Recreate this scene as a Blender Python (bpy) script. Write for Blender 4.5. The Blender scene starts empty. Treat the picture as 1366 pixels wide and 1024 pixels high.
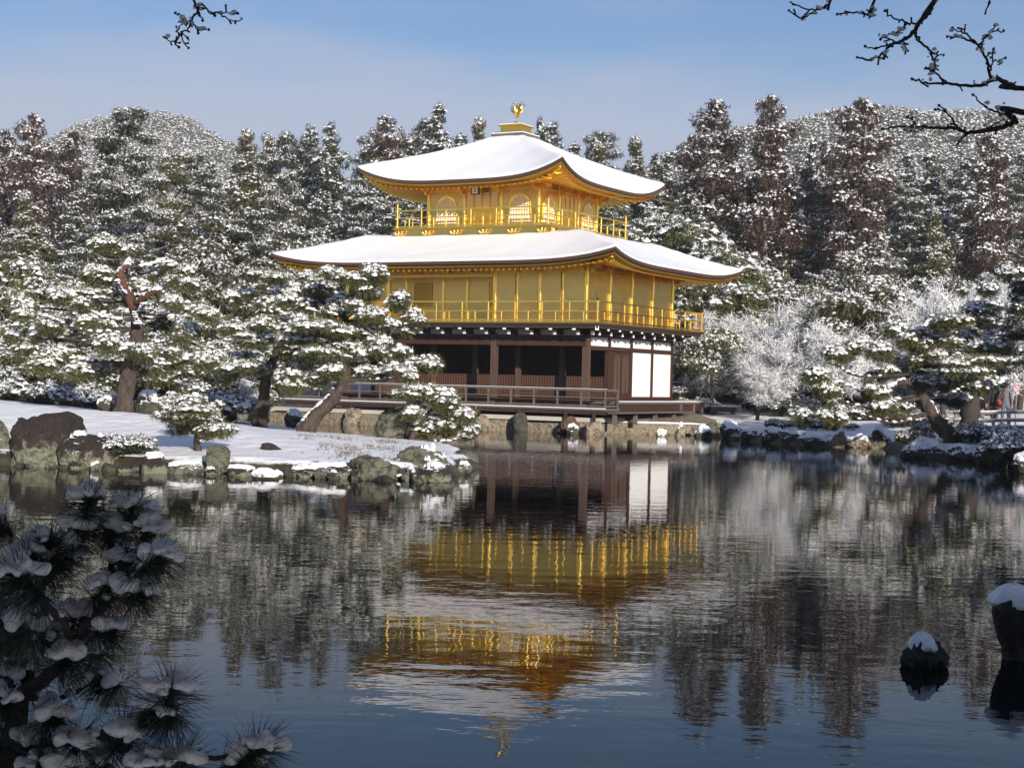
import bpy, math, random
import numpy as np
from mathutils import Matrix, Vector
R = math.radians
SC = bpy.context.scene
COL = SC.collection

# ------------------------------------------------------------------ camera
F, CH, PIT, ROL = 2188.71, 2.0867, -0.0028, 0.0241      # focal (px of a 1366 wide frame), height, pitch, roll
cd = bpy.data.cameras.new("camera")
cam = bpy.data.objects.new("camera", cd); COL.objects.link(cam)
cd.sensor_width = 36.0; cd.lens = 36.0 * F / 1366.0
cd.clip_start = 0.1; cd.clip_end = 5000
_c, _s = math.cos(ROL), math.sin(ROL)
_cp, _sp = math.cos(PIT), math.sin(PIT)
_fw = Vector((0, _cp, _sp)); _u0 = Vector((0, -_sp, _cp)); _r0 = Vector((1, 0, 0))
_rt = _r0 * _c + _u0 * _s; _up = -_r0 * _s + _u0 * _c
cam.matrix_world = Matrix(((_rt.x, _up.x, -_fw.x, 0), (_rt.y, _up.y, -_fw.y, 0), (_rt.z, _up.z, -_fw.z, CH), (0, 0, 0, 1)))
SC.camera = cam
# ------------------------------------------------------------------ light
SUN_EL, SUN_AZ = R(16.5), R(19)          # azimuth: to the right of straight behind the camera
SDIR = Vector((math.sin(SUN_AZ) * math.cos(SUN_EL), -math.cos(SUN_AZ) * math.cos(SUN_EL), math.sin(SUN_EL)))
sl = bpy.data.lights.new("sun", 'SUN'); sl.energy = 5.0; sl.angle = R(0.53); sl.color = (1.0, 0.93, 0.83)
sun = bpy.data.objects.new("sun", sl); COL.objects.link(sun)
sun.rotation_euler = SDIR.to_track_quat('Z', 'Y').to_euler()
sun.location = (20, -30, 40)
W = bpy.data.worlds.new("World"); SC.world = W; W.use_nodes = True
_n = W.node_tree.nodes; _l = W.node_tree.links
bg = _n['Background']
sky = _n.new('ShaderNodeTexSky'); sky.sky_type = 'NISHITA'; sky.sun_disc = False
sky.sun_elevation = SUN_EL; sky.sun_rotation = math.atan2(SDIR.x, SDIR.y)
sky.air_density = 1.15; sky.dust_density = 0.7; sky.ozone_density = 4.0
_tc = _n.new('ShaderNodeTexCoord'); _mp = _n.new('ShaderNodeMapping'); _mp.inputs['Scale'].default_value = (1.6, 1.6, 7.0)
_nz = _n.new('ShaderNodeTexNoise'); _nz.inputs['Scale'].default_value = 2.3; _nz.inputs['Detail'].default_value = 7; _nz.inputs['Roughness'].default_value = .55
_cr = _n.new('ShaderNodeValToRGB'); _cr.color_ramp.elements[0].position = .38; _cr.color_ramp.elements[1].position = .78; _cr.color_ramp.elements[0].color = (0, 0, 0, 1); _cr.color_ramp.elements[1].color = (.5, .5, .5, 1)
_tn = _n.new('ShaderNodeMixRGB'); _tn.blend_type = 'MULTIPLY'; _tn.inputs[0].default_value = 1; _tn.inputs[2].default_value = (.92, 1.0, 1.20, 1)
_mx = _n.new('ShaderNodeMixRGB'); _mx.inputs[2].default_value = (5.3, 5.75, 7.2, 1)
_l.new(_tc.outputs['Generated'], _mp.inputs[0]); _l.new(_mp.outputs[0], _nz.inputs['Vector'])
_sx = _n.new('ShaderNodeSeparateXYZ'); _l.new(_tc.outputs['Generated'], _sx.inputs[0])       # low cloud bank above the hills
_ma = _n.new('ShaderNodeMath'); _ma.operation = 'MULTIPLY_ADD'; _ma.inputs[1].default_value = -.13; _l.new(_nz.outputs[0], _ma.inputs[0]); _l.new(_sx.outputs['Z'], _ma.inputs[2])
_mr = _n.new('ShaderNodeMapRange'); _mr.interpolation_type = 'SMOOTHSTEP'; _mr.inputs[1].default_value = .165; _mr.inputs[2].default_value = .085; _mr.inputs[3].default_value = 0; _mr.inputs[4].default_value = .8; _l.new(_ma.outputs[0], _mr.inputs[0])
_mm = _n.new('ShaderNodeMath'); _mm.operation = 'MAXIMUM'; _l.new(_mr.outputs[0], _mm.inputs[0]); _l.new(_cr.outputs[0], _mm.inputs[1])
_l.new(_nz.outputs[0], _cr.inputs[0]); _l.new(_mm.outputs[0], _mx.inputs[0]); _l.new(sky.outputs[0], _tn.inputs[1]); _l.new(_tn.outputs[0], _mx.inputs[1])
_l.new(_mx.outputs[0], bg.inputs[0]); bg.inputs[1].default_value = 0.075
SC.view_settings.view_transform = 'Standard'; SC.view_settings.look = 'None'
SC.view_settings.exposure = 0.30; SC.view_settings.gamma = 1.0; SC.view_settings.use_curve_mapping = False
SC.cycles.max_bounces = 8; SC.cycles.diffuse_bounces = 3; SC.cycles.glossy_bounces = 5
SC.cycles.use_denoising = True

rng = np.random.default_rng(11)
random.seed(5)

# ------------------------------------------------------------------ helpers
def at(px, py, Y):
    """point of the place seen at a photo position, at depth Y in front of the camera"""
    X = px - 683; V = py - 512
    X, V = X * _c + V * _s, -X * _s + V * _c
    d = np.array([X / F, 1.0, -V / F])
    d = np.array([d[0], d[1] * _cp - d[2] * _sp, d[1] * _sp + d[2] * _cp])
    return np.array([d[0] / d[1] * Y, Y, CH + d[2] / d[1] * Y])

def on_water(px, py):
    a = at(px, py, 1.0); t = CH / (CH - a[2]); return np.array([a[0] * t, t])

def tag(o, label=None, cat=None, group=None, kind=None):
    if label: o['label'] = label
    if cat: o['category'] = cat
    if group: o['group'] = group
    if kind: o['kind'] = kind
    return o

def empty(name, loc, rz=0.0, label=None, cat=None, group=None):
    o = bpy.data.objects.new(name, None); COL.objects.link(o)
    o.empty_display_size = .3
    o.location = [float(v) for v in loc]; o.rotation_euler = (0, 0, rz)
    return tag(o, label, cat, group)

def mesh(name, V, Fc, mats, parent=None, midx=None, smooth=False):
    """V (n,3); Fc int array (m,3|4) or list of such arrays / lists"""
    V = np.asarray(V, dtype=np.float32)
    me = bpy.data.meshes.new(name)
    if isinstance(Fc, np.ndarray):
        k = Fc.shape[1]; loops = Fc.ravel().astype(np.int32)
        starts = np.arange(0, len(loops), k, dtype=np.int32); nf = len(Fc)
    else:
        loops = np.array([i for f in Fc for i in f], dtype=np.int32); ln = [len(f) for f in Fc]
        starts = np.concatenate([[0], np.cumsum(ln)[:-1]]).astype(np.int32) if ln else np.zeros(0, np.int32); nf = len(ln)
    me.vertices.add(len(V)); me.vertices.foreach_set('co', V.ravel())
    me.loops.add(len(loops)); me.loops.foreach_set('vertex_index', loops)
    me.polygons.add(nf); me.polygons.foreach_set('loop_start', starts)
    if midx is not None: me.polygons.foreach_set('material_index', np.asarray(midx, dtype=np.int32))
    if not isinstance(smooth, bool): me.polygons.foreach_set('use_smooth', np.asarray(smooth, dtype=bool))
    elif smooth: me.polygons.foreach_set('use_smooth', np.ones(nf, dtype=bool))
    else: me.polygons.foreach_set('use_smooth', np.zeros(nf, dtype=bool))
    me.update(calc_edges=True); me.validate()
    for m in (mats if isinstance(mats, (list, tuple)) else [mats]): me.materials.append(m)
    o = bpy.data.objects.new(name, me); COL.objects.link(o)
    if parent: o.parent = parent
    return o

class MB:
    """collects shapes, builds them as ONE mesh object"""
    def __init__(s): s.v = []; s.f = []; s.m = []; s.sm = []; s.n = 0
    def add(s, V, Fc, mi=0, smooth=False):
        V = np.asarray(V, float).reshape(-1, 3)
        for f in Fc: s.f.append([int(i) + s.n for i in f]); s.m.append(mi); s.sm.append(smooth)
        s.v.append(V); s.n += len(V); return s
    def box(s, x0, x1, y0, y1, z0, z1, mi=0):
        x0, x1 = sorted((x0, x1)); y0, y1 = sorted((y0, y1)); z0, z1 = sorted((z0, z1))
        V = [(x, y, z) for z in (z0, z1) for x, y in ((x0, y0), (x1, y0), (x1, y1), (x0, y1))]
        return s.add(V, [(3, 2, 1, 0), (4, 5, 6, 7), (0, 1, 5, 4), (1, 2, 6, 5), (2, 3, 7, 6), (3, 0, 4, 7)], mi)
    def cyl(s, x, y, z0, z1, r, n=10, r1=None, mi=0, smooth=True):
        r1 = r if r1 is None else r1
        a = np.arange(n) * 2 * math.pi / n
        V = np.concatenate([np.c_[x + r * np.cos(a), y + r * np.sin(a), np.full(n, z0)], np.c_[x + r1 * np.cos(a), y + r1 * np.sin(a), np.full(n, z1)]])
        s.add(V, [(i, (i + 1) % n, n + (i + 1) % n, n + i) for i in range(n)], mi, smooth)
        s.add(V[n:], [tuple(range(n))], mi); s.add(V[:n], [tuple(range(n))[::-1]], mi); return s
    def tube(s, pts, rad, n=7, mi=0):
        V, Fc = tube(pts, rad, n); return s.add(V, Fc, mi, True)
    def prism(s, pts2, y0, y1, axis='y', mi=0):
        """outline of (a, z) extruded along an axis"""
        n = len(pts2)
        mk = (lambda a, z, t: (a, t, z)) if axis == 'y' else (lambda a, z, t: (t, a, z))
        V = [mk(a, z, y0) for a, z in pts2] + [mk(a, z, y1) for a, z in pts2]
        return s.add(V, [tuple(range(n)), tuple(range(n, 2 * n))[::-1]] + [(i, n + i, n + (i + 1) % n, (i + 1) % n) for i in range(n)], mi)
    def arr(s): return np.concatenate(s.v)
    def build(s, name, mats, parent=None):
        return mesh(name, s.arr(), s.f, mats, parent, s.m, np.array(s.sm, dtype=bool))

def tube(pts, rad, n=7):
    P = np.asarray(pts, float); m = len(P); rad = np.broadcast_to(np.asarray(rad, float), (m,))
    T = np.gradient(P, axis=0); T /= np.linalg.norm(T, axis=1)[:, None] + 1e-9
    ref = np.array([0, 0, 1.0]) if abs(T[:, 2]).mean() < .8 else np.array([1.0, 0.1, 0])
    A = np.cross(T, ref); A /= np.linalg.norm(A, axis=1)[:, None] + 1e-9; B = np.cross(T, A)
    a = np.arange(n) * 2 * math.pi / n
    V = P[:, None, :] + rad[:, None, None] * (np.cos(a)[None, :, None] * A[:, None, :] + np.sin(a)[None, :, None] * B[:, None, :])
    V = V.reshape(-1, 3); Fc = []
    for i in range(m - 1):
        for j in range(n):
            k = (j + 1) % n; Fc.append((i * n + j, i * n + k, (i + 1) * n + k, (i + 1) * n + j))
    Fc.append(tuple(range(n))[::-1]); Fc.append(tuple(range((m - 1) * n, m * n)))
    return V, Fc

def smooth_path(pts, k=4):
    """Catmull-Rom through rows of any width"""
    P = np.asarray(pts, float)
    if len(P) < 3: return np.array([P[0] + (P[-1] - P[0]) * t for t in np.linspace(0, 1, k + 1)])
    Q = np.vstack([2 * P[0] - P[1], P, 2 * P[-1] - P[-2]]); out = []
    for i in range(1, len(Q) - 2):
        for t in np.arange(k) / k:
            a, b, c, d = Q[i - 1:i + 3]
            out.append(.5 * (2 * b + (c - a) * t + (2 * a - 5 * b + 4 * c - d) * t * t + (3 * b - a - 3 * c + d) * t ** 3))
    out.append(P[-1]); return np.array(out)

def dup(root, loc, rz=0, sc=(1, 1, 1), label=None, group=None):
    r = root.copy(); COL.objects.link(r); r.location = [float(v) for v in loc]; r.rotation_euler = (0, 0, rz)
    r.scale = sc
    if label: r['label'] = label
    if group: r['group'] = group
    for ch in root.children:
        c = ch.copy(); COL.objects.link(c); c.parent = r
        for g in ch.children:
            d = g.copy(); COL.objects.link(d); d.parent = c
    return r

# ------------------------------------------------------------------ materials
def mat(name, col, rough=.6, metal=0.0, vary=.0, scale=3.0, col2=None, bump=0.0, bscale=None, spec=.5, stretch=None, island=0.0, objrand=0.0, coord='Object'):
    m = bpy.data.materials.new(name); m.use_nodes = True
    N = m.node_tree.nodes; L = m.node_tree.links; b = N['Principled BSDF']
    b.inputs['Base Color'].default_value = (*col, 1); b.inputs['Roughness'].default_value = rough
    b.inputs['Metallic'].default_value = metal; b.inputs['Specular IOR Level'].default_value = spec
    tc = N.new('ShaderNodeTexCoord'); mp = N.new('ShaderNodeMapping'); L.new(tc.outputs[coord], mp.inputs[0])
    if stretch: mp.inputs['Scale'].default_value = stretch
    out = None
    if col2 is not None:
        nz = N.new('ShaderNodeTexNoise'); nz.inputs['Scale'].default_value = scale; nz.inputs['Detail'].default_value = 6; nz.inputs['Roughness'].default_value = .65
        L.new(mp.outputs[0], nz.inputs['Vector'])
        cr = N.new('ShaderNodeValToRGB'); cr.color_ramp.elements[0].position = .5 - .5 * (1 - vary); cr.color_ramp.elements[1].position = .5 + .5 * (1 - vary)
        cr.color_ramp.elements[0].color = (*col, 1); cr.color_ramp.elements[1].color = (*col2, 1)
        L.new(nz.outputs[0], cr.inputs[0]); out = cr.outputs[0]
    if island or objrand:
        hs = N.new('ShaderNodeHueSaturation')
        if out: L.new(out, hs.inputs['Color'])
        else: hs.inputs['Color'].default_value = (*col, 1)
        v = None
        if island:
            g = N.new('ShaderNodeNewGeometry'); mr = N.new('ShaderNodeMapRange')
            mr.inputs[3].default_value = 1 - island; mr.inputs[4].default_value = 1 + island
            L.new(g.outputs['Random Per Island'], mr.inputs[0]); v = mr.outputs[0]
        if objrand:
            oi = N.new('ShaderNodeObjectInfo'); mr2 = N.new('ShaderNodeMapRange')
            mr2.inputs[3].default_value = 1 - objrand; mr2.inputs[4].default_value = 1 + objrand
            L.new(oi.outputs['Random'], mr2.inputs[0])
            if v:
                mm = N.new('ShaderNodeMath'); mm.operation = 'MULTIPLY'; L.new(v, mm.inputs[0]); L.new(mr2.outputs[0], mm.inputs[1]); v = mm.outputs[0]
            else: v = mr2.outputs[0]
        L.new(v, hs.inputs['Value']); out = hs.outputs[0]
    if out: L.new(out, b.inputs['Base Color'])
    if bump:
        n2 = N.new('ShaderNodeTexNoise'); n2.inputs['Scale'].default_value = bscale or scale * 3; n2.inputs['Detail'].default_value = 8; n2.inputs['Roughness'].default_value = .6
        L.new(mp.outputs[0], n2.inputs['Vector'])
        bp = N.new('ShaderNodeBump'); bp.inputs['Strength'].default_value = 1; bp.inputs['Distance'].default_value = bump
        L.new(n2.outputs[0], bp.inputs['Height']); L.new(bp.outputs[0], b.inputs['Normal'])
    return m

M = {}
M['snow'] = mat('snow', (.89, .885, .895), .55, bump=.02, bscale=14)
M['roof_snow'] = mat('roof_snow', (.88, .88, .90), .5, bump=.012, bscale=3)
M['twig_snow'] = mat('twig_snow', (.80, .81, .85), .6)
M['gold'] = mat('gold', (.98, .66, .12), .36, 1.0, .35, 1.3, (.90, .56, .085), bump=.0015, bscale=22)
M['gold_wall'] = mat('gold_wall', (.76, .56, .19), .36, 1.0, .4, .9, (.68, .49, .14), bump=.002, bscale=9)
def gold_sheets(m):                  # squares of gold leaf, each a little different
    N = m.node_tree.nodes; L = m.node_tree.links; b = N['Principled BSDF']; src = b.inputs['Base Color'].links[0].from_socket
    tc = N.new('ShaderNodeTexCoord'); mp = N.new('ShaderNodeMapping'); mp.inputs['Scale'].default_value = (3.1, 3.1, 3.1); L.new(tc.outputs['Object'], mp.inputs[0])
    sn = N.new('ShaderNodeVectorMath'); sn.operation = 'FLOOR'; L.new(mp.outputs[0], sn.inputs[0])
    wn = N.new('ShaderNodeTexWhiteNoise'); L.new(sn.outputs[0], wn.inputs[0])
    mr = N.new('ShaderNodeMapRange'); mr.inputs[3].default_value = .93; mr.inputs[4].default_value = 1.06; L.new(wn.outputs[0], mr.inputs[0])
    hs = N.new('ShaderNodeHueSaturation'); L.new(mr.outputs[0], hs.inputs['Value']); L.new(src, hs.inputs['Color']); L.new(hs.outputs[0], b.inputs['Base Color'])
    m2 = N.new('ShaderNodeMapRange'); m2.inputs[3].default_value = .31; m2.inputs[4].default_value = .38; L.new(wn.outputs[0], m2.inputs[0]); L.new(m2.outputs[0], b.inputs['Roughness'])
gold_sheets(M['gold_wall'])
M['gold_bright'] = mat('gold_bright', (1.0, .69, .15), .20, 1.0)
M['bark_edge'] = mat('bark_edge', (.045, .022, .016), .8, vary=.3, scale=6, col2=(.09, .04, .025), bump=.01, bscale=30)
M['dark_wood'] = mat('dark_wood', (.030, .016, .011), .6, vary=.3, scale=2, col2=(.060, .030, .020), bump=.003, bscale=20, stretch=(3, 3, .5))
M['brown_wood'] = mat('brown_wood', (.055, .034, .024), .6, vary=.35, scale=2.5, col2=(.115, .070, .048), bump=.003, bscale=20, stretch=(3, 3, .4))
M['red_wood'] = mat('red_wood', (.080, .030, .018), .5, vary=.35, scale=2.0, col2=(.030, .015, .010), bump=.003, bscale=15, stretch=(4, 4, .35))
M['grey_wood'] = mat('grey_wood', (.075, .062, .054), .75, vary=.3, scale=2, col2=(.15, .13, .118), bump=.003, bscale=20, stretch=(.6, 3, 3))
M['lattice'] = mat('lattice', (.085, .042, .028), .6, vary=.3, scale=3, col2=(.14, .070, .046))
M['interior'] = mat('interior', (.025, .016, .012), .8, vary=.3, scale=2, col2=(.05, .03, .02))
M['plaster'] = mat('plaster', (.80, .79, .78), .85, vary=.3, scale=1.5, col2=(.86, .85, .84))
M['paper'] = mat('paper', (.86, .82, .70), .8)
M['ink'] = mat('ink', (.02, .02, .02), .7)
def rockmat(name, c1, c2, c3, sc=1.6, low=0):
    m = mat(name, c1, .9, vary=.45, scale=sc, col2=c2, bump=.2, bscale=8)
    N = m.node_tree.nodes; L = m.node_tree.links; b = N['Principled BSDF']
    src = b.inputs['Base Color'].links[0].from_socket
    nz = N.new('ShaderNodeTexNoise'); nz.inputs['Scale'].default_value = 4.5; nz.inputs['Detail'].default_value = 8; nz.inputs['Roughness'].default_value = .7
    tc = N.new('ShaderNodeTexCoord'); L.new(tc.outputs['Object'], nz.inputs['Vector'])
    cr = N.new('ShaderNodeValToRGB'); cr.color_ramp.elements[0].position = .5; cr.color_ramp.elements[1].position = .6
    if low:
        sz = N.new('ShaderNodeSeparateXYZ'); L.new(tc.outputs['Generated'], sz.inputs[0]); lm = N.new('ShaderNodeMath'); lm.operation = 'MULTIPLY_ADD'; lm.inputs[1].default_value = -low; L.new(sz.outputs['Z'], lm.inputs[0])
        la = N.new('ShaderNodeMath'); la.operation = 'ADD'; la.inputs[1].default_value = low * .58; L.new(nz.outputs[0], la.inputs[0]); L.new(la.outputs[0], lm.inputs[2]); L.new(lm.outputs[0], cr.inputs[0])
    else: L.new(nz.outputs[0], cr.inputs[0])
    mx = N.new('ShaderNodeMixRGB'); mx.inputs[2].default_value = (*c3, 1); L.new(cr.outputs[0], mx.inputs[0]); L.new(src, mx.inputs[1]); L.new(mx.outputs[0], b.inputs['Base Color'])
    return m
M['rock_lichen'] = rockmat('rock_lichen', (.09, .085, .06), (.24, .24, .17), (.05, .042, .032))
M['rock_brown'] = rockmat('rock_brown', (.018, .013, .011), (.060, .043, .036), (.23, .23, .16), low=.7)
M['rock_dark'] = rockmat('rock_dark', (.035, .032, .03), (.08, .075, .065), (.10, .09, .05))
M['rock_tan'] = rockmat('rock_tan', (.26, .20, .14), (.42, .34, .25), (.13, .10, .07))
M['rock_rust'] = rockmat('rock_rust', (.12, .055, .03), (.24, .12, .07), (.10, .08, .06))
M['stone_wall'] = rockmat('stone_wall', (.25, .20, .135), (.38, .32, .24), (.16, .12, .08), .8)
M['bark'] = mat('bark', (.022, .016, .013), .9, vary=.6, scale=7, col2=(.10, .072, .058), bump=.09, bscale=11, stretch=(1, 1, .4))
M['bark_grey'] = mat('bark_grey', (.15, .13, .115), .9, vary=.4, scale=3, col2=(.28, .25, .22), bump=.03, bscale=8, stretch=(1, 1, .3))
M['bark_red'] = mat('bark_red', (.17, .065, .038), .85, vary=.6, scale=7, col2=(.06, .032, .024), bump=.06, bscale=12)
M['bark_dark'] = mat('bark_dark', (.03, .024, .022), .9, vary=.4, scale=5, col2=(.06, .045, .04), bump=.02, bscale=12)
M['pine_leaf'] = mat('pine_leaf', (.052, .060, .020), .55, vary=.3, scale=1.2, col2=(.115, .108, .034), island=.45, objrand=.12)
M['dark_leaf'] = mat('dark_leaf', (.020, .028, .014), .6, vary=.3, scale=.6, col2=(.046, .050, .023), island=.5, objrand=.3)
M['olive_leaf'] = mat('olive_leaf', (.048, .048, .015), .55, vary=.3, scale=.6, col2=(.09, .078, .024), island=.5, objrand=.3)
M['brown_leaf'] = mat('brown_leaf', (.034, .019, .013), .65, vary=.3, scale=.7, col2=(.070, .037, .023), island=.5, objrand=.2)
M['far_leaf'] = mat('far_leaf', (.055, .06, .035), .7, vary=.2, scale=.03, col2=(.10, .085, .055), island=.5)
M['near_needle'] = mat('near_needle', (.020, .036, .024), .5, island=.5)
M['dry_grass'] = mat('dry_grass', (.13, .095, .06), .8, island=.5)
M['snow_twig'] = mat('snow_twig', (.66, .655, .66), .7, vary=.3, scale=1.0, col2=(.82, .815, .82))

def ground_material():
    m = mat('snowy_ground', (.90, .89, .89), .6, bump=.11, bscale=2.6)
    N = m.node_tree.nodes; L = m.node_tree.links; b = N['Principled BSDF']
    g = N.new('ShaderNodeNewGeometry'); sp = N.new('ShaderNodeSeparateXYZ'); L.new(g.outputs['True Normal'], sp.inputs[0])
    tc = N.new('ShaderNodeTexCoord')
    nz = N.new('ShaderNodeTexNoise'); nz.inputs['Scale'].default_value = 1.1; nz.inputs['Detail'].default_value = 9; nz.inputs['Roughness'].default_value = .7
    L.new(tc.outputs['Object'], nz.inputs['Vector'])
    ma = N.new('ShaderNodeMath'); ma.operation = 'MULTIPLY_ADD'; ma.inputs[1].default_value = .9; L.new(nz.outputs[0], ma.inputs[0]); L.new(sp.outputs['Z'], ma.inputs[2])
    cr = N.new('ShaderNodeValToRGB'); e = cr.color_ramp.elements
    e[0].position = .0; e[0].color = (0, 0, 0, 1); e[1].position = 1; e[1].color = (1, 1, 1, 1)
    mr = N.new('ShaderNodeMapRange'); mr.inputs[1].default_value = 1.16; mr.inputs[2].default_value = 1.24; L.new(ma.outputs[0], mr.inputs[0])
    mx = N.new('ShaderNodeMixRGB'); sc_ = N.new('ShaderNodeValToRGB'); sc_.color_ramp.elements[0].position = .35; sc_.color_ramp.elements[1].position = .65; sc_.color_ramp.elements[0].color = (.022, .018, .012, 1); sc_.color_ramp.elements[1].color = (.10, .085, .045, 1); L.new(nz.outputs[0], sc_.inputs[0]); L.new(sc_.outputs[0], mx.inputs[1]); mx.inputs[2].default_value = (.91, .90, .90, 1)
    ps = N.new('ShaderNodeSeparateXYZ'); L.new(g.outputs['Position'], ps.inputs[0])
    m3 = N.new('ShaderNodeMath'); m3.operation = 'MULTIPLY_ADD'; m3.inputs[1].default_value = .22; L.new(nz.outputs[0], m3.inputs[0]); L.new(ps.outputs['Z'], m3.inputs[2])
    r3 = N.new('ShaderNodeMapRange'); r3.inputs[1].default_value = .31; r3.inputs[2].default_value = .36; L.new(m3.outputs[0], r3.inputs[0])
    mm = N.new('ShaderNodeMath'); mm.operation = 'MULTIPLY'; L.new(mr.outputs[0], mm.inputs[0]); L.new(r3.outputs[0], mm.inputs[1])
    L.new(mm.outputs[0], mx.inputs[0]); L.new(mx.outputs[0], b.inputs['Base Color'])
    return m
M['ground'] = ground_material()

def water_material():
    m = bpy.data.materials.new('pond_water'); m.use_nodes = True
    N = m.node_tree.nodes; L = m.node_tree.links; b = N['Principled BSDF']
    b.inputs['Base Color'].default_value = (.006, .008, .009, 1); b.inputs['Roughness'].default_value = .015; b.inputs['IOR'].default_value = 1.18
    tc = N.new('ShaderNodeTexCoord'); acc = None
    for sx, sy, scl, amp in ((.55, 1.15, 2.1, .0031), (.8, 1.6, 6.0, .0010), (.3, .7, .55, .0045)):
        mp = N.new('ShaderNodeMapping'); mp.inputs['Scale'].default_value = (sx, sy, 1); mp.inputs['Rotation'].default_value = (0, 0, R(4))
        L.new(tc.outputs['Object'], mp.inputs[0])
        nz = N.new('ShaderNodeTexNoise'); nz.inputs['Scale'].default_value = scl; nz.inputs['Detail'].default_value = 2.0; nz.inputs['Roughness'].default_value = .45
        L.new(mp.outputs[0], nz.inputs['Vector'])
        mu = N.new('ShaderNodeMath'); mu.operation = 'MULTIPLY_ADD'; mu.inputs[1].default_value = amp
        L.new(nz.outputs[0], mu.inputs[0])
        if acc: L.new(acc, mu.inputs[2])
        else: mu.inputs[2].default_value = 0
        acc = mu.outputs[0]
    # calmer and livelier patches
    n3 = N.new('ShaderNodeTexNoise'); n3.inputs['Scale'].default_value = .09; n3.inputs['Detail'].default_value = 2; L.new(tc.outputs['Object'], n3.inputs['Vector'])
    mr = N.new('ShaderNodeMapRange'); mr.inputs[1].default_value = .35; mr.inputs[2].default_value = .65; mr.inputs[3].default_value = .55; mr.inputs[4].default_value = 1.25
    L.new(n3.outputs[0], mr.inputs[0])
    bp = N.new('ShaderNodeBump'); bp.inputs['Distance'].default_value = 1.0; L.new(mr.outputs[0], bp.inputs['Strength'])
    L.new(acc, bp.inputs['Height']); L.new(bp.outputs[0], b.inputs['Normal'])
    return m
M['water'] = water_material()

# ------------------------------------------------------------------ the setting: ground, water, hills
TH = .5127; BX, BY = 2.9083, 66.0219
A = 7 * .303; BW = 5.5 * A; BD = 4 * A; hw, hd = BW / 2, BD / 2
def bw(u, v):                       # pavilion plan (u left along the front, v back) to world
    return (BX - math.cos(TH) * u + math.sin(TH) * v, BY + math.sin(TH) * u + math.cos(TH) * v)

ISLAND = [tuple(on_water(px, py) * 1.022) for px, py in ((-160, 621), (-60, 621), (0, 622), (80, 626), (150, 629), (230, 632), (300, 634), (400, 637), (480, 641), (560, 642), (612, 637), (641, 625))] + \
         [(-.9, 42), (-1.5, 45), (-2.6, 48.2), (-5.2, 50.8), (-7.0, 55), (-9, 60), (-16, 63), (-40, 64), (-60, 40)]
MAIN = [(-1200, 86), (-60, 84), (-20, 83), (-12, 81), bw(BW + 4, -.6), bw(BW + 1, -.6), bw(2, -.6), bw(-.4, -.6), (3.2, 66.6), (7.2, 66.1), (8.2, 64.8), (8.8, 61), (10.6, 57.4), (12.9, 57.2), (13.3, 54.6),
        (12.2, 51.6), (13.2, 49.2), (14.3, 47.6), (13.3, 41), (12.8, 36), (16, 30), (26, 20), (60, 14), (1200, 14), (1200, 1500), (-1200, 1500)]
NEAR = [(-1200, -300), (-1200, 2), (-10, 4.6), (0, 5.0), (8, 5.2), (16, 8), (40, 15), (1200, 15), (1200, -300)]
def sdf(poly, x, y):
    d = np.full(x.shape, 1e9); ins = np.zeros(x.shape, bool); n = len(poly)
    for i in range(n):
        x0, y0 = poly[i]; x1, y1 = poly[(i + 1) % n]
        ex, ey = x1 - x0, y1 - y0; t = np.clip(((x - x0) * ex + (y - y0) * ey) / (ex * ex + ey * ey), 0, 1)
        d = np.minimum(d, np.hypot(x - x0 - t * ex, y - y0 - t * ey))
        c = (y0 > y) != (y1 > y)
        with np.errstate(divide='ignore', invalid='ignore'): ins ^= c & (x < ex * (y - y0) / (ey if ey else 1e-9) + x0)
    return np.where(ins, d, -d)
def wob(x, y):
    return .5 * np.sin(x * .9 + 1.3 * np.sin(y * .7)) * np.cos(y * .8 + x * .3) + .3 * np.sin(x * 2.3 + y * 1.7) + .2 * np.sin(x * 4.1 - y * 3.3)
def sstep(t): t = np.clip(t, 0, 1); return t * t * (3 - 2 * t)
def height(x, y):
    x = np.asarray(x, float); y = np.asarray(y, float)
    di = sdf(ISLAND, x, y); dm = sdf(MAIN, x, y); dn = sdf(NEAR, x, y)
    w = wob(x, y)
    zi = .30 * sstep((di + .12 * w) / .45) + .85 * sstep(di / 12.5) + .03 * w
    zm = .42 * sstep((dm + .1 * w) / .5) + .046 * np.clip(dm, 0, 18) + .05 * w + .10 * np.clip(y - 92, 0, 90)
    zn = .4 * sstep(dn / .8) + .05 * np.clip(dn, 0, 4) + .03 * w
    out = -.9 * sstep(np.minimum.reduce([-di, -dm, -dn]) / 1.2)
    z = np.where(di > 0, zi, np.where(dm > 0, zm, np.where(dn > 0, zn, out)))
    return z
def gz(x, y): return float(height(np.array([x]), np.array([y]))[0])

def lines(parts): return np.unique(np.concatenate([np.arange(a, b, s) for a, b, s in parts]))
gx = lines([(-1200, -100, 100), (-100, -30, 5), (-30, -20, 1), (-20, 24, .27), (24, 40, 1), (40, 120, 5), (120, 1201, 90)])
gy = lines([(-300, -20, 20), (-20, 32, 1.0), (32, 80, .27), (80, 110, 1.5), (110, 200, 6), (200, 1501, 100)])
GX, GY = np.meshgrid(gx, gy)
GZ = height(GX.ravel(), GY.ravel())
nx, ny = len(gx), len(gy)
ii = np.arange(nx * ny).reshape(ny, nx)
gf = np.stack([ii[:-1, :-1], ii[:-1, 1:], ii[1:, 1:], ii[1:, :-1]], -1).reshape(-1, 4)
tag(mesh('ground', np.c_[GX.ravel(), GY.ravel(), GZ], gf, M['ground'], smooth=True), kind='structure')
tag(mesh('water', [(-1100, -250, 0), (1100, -250, 0), (1100, 1400, 0), (-1100, 1400, 0)], [(0, 1, 2, 3)], M['water']), kind='structure')

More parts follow.
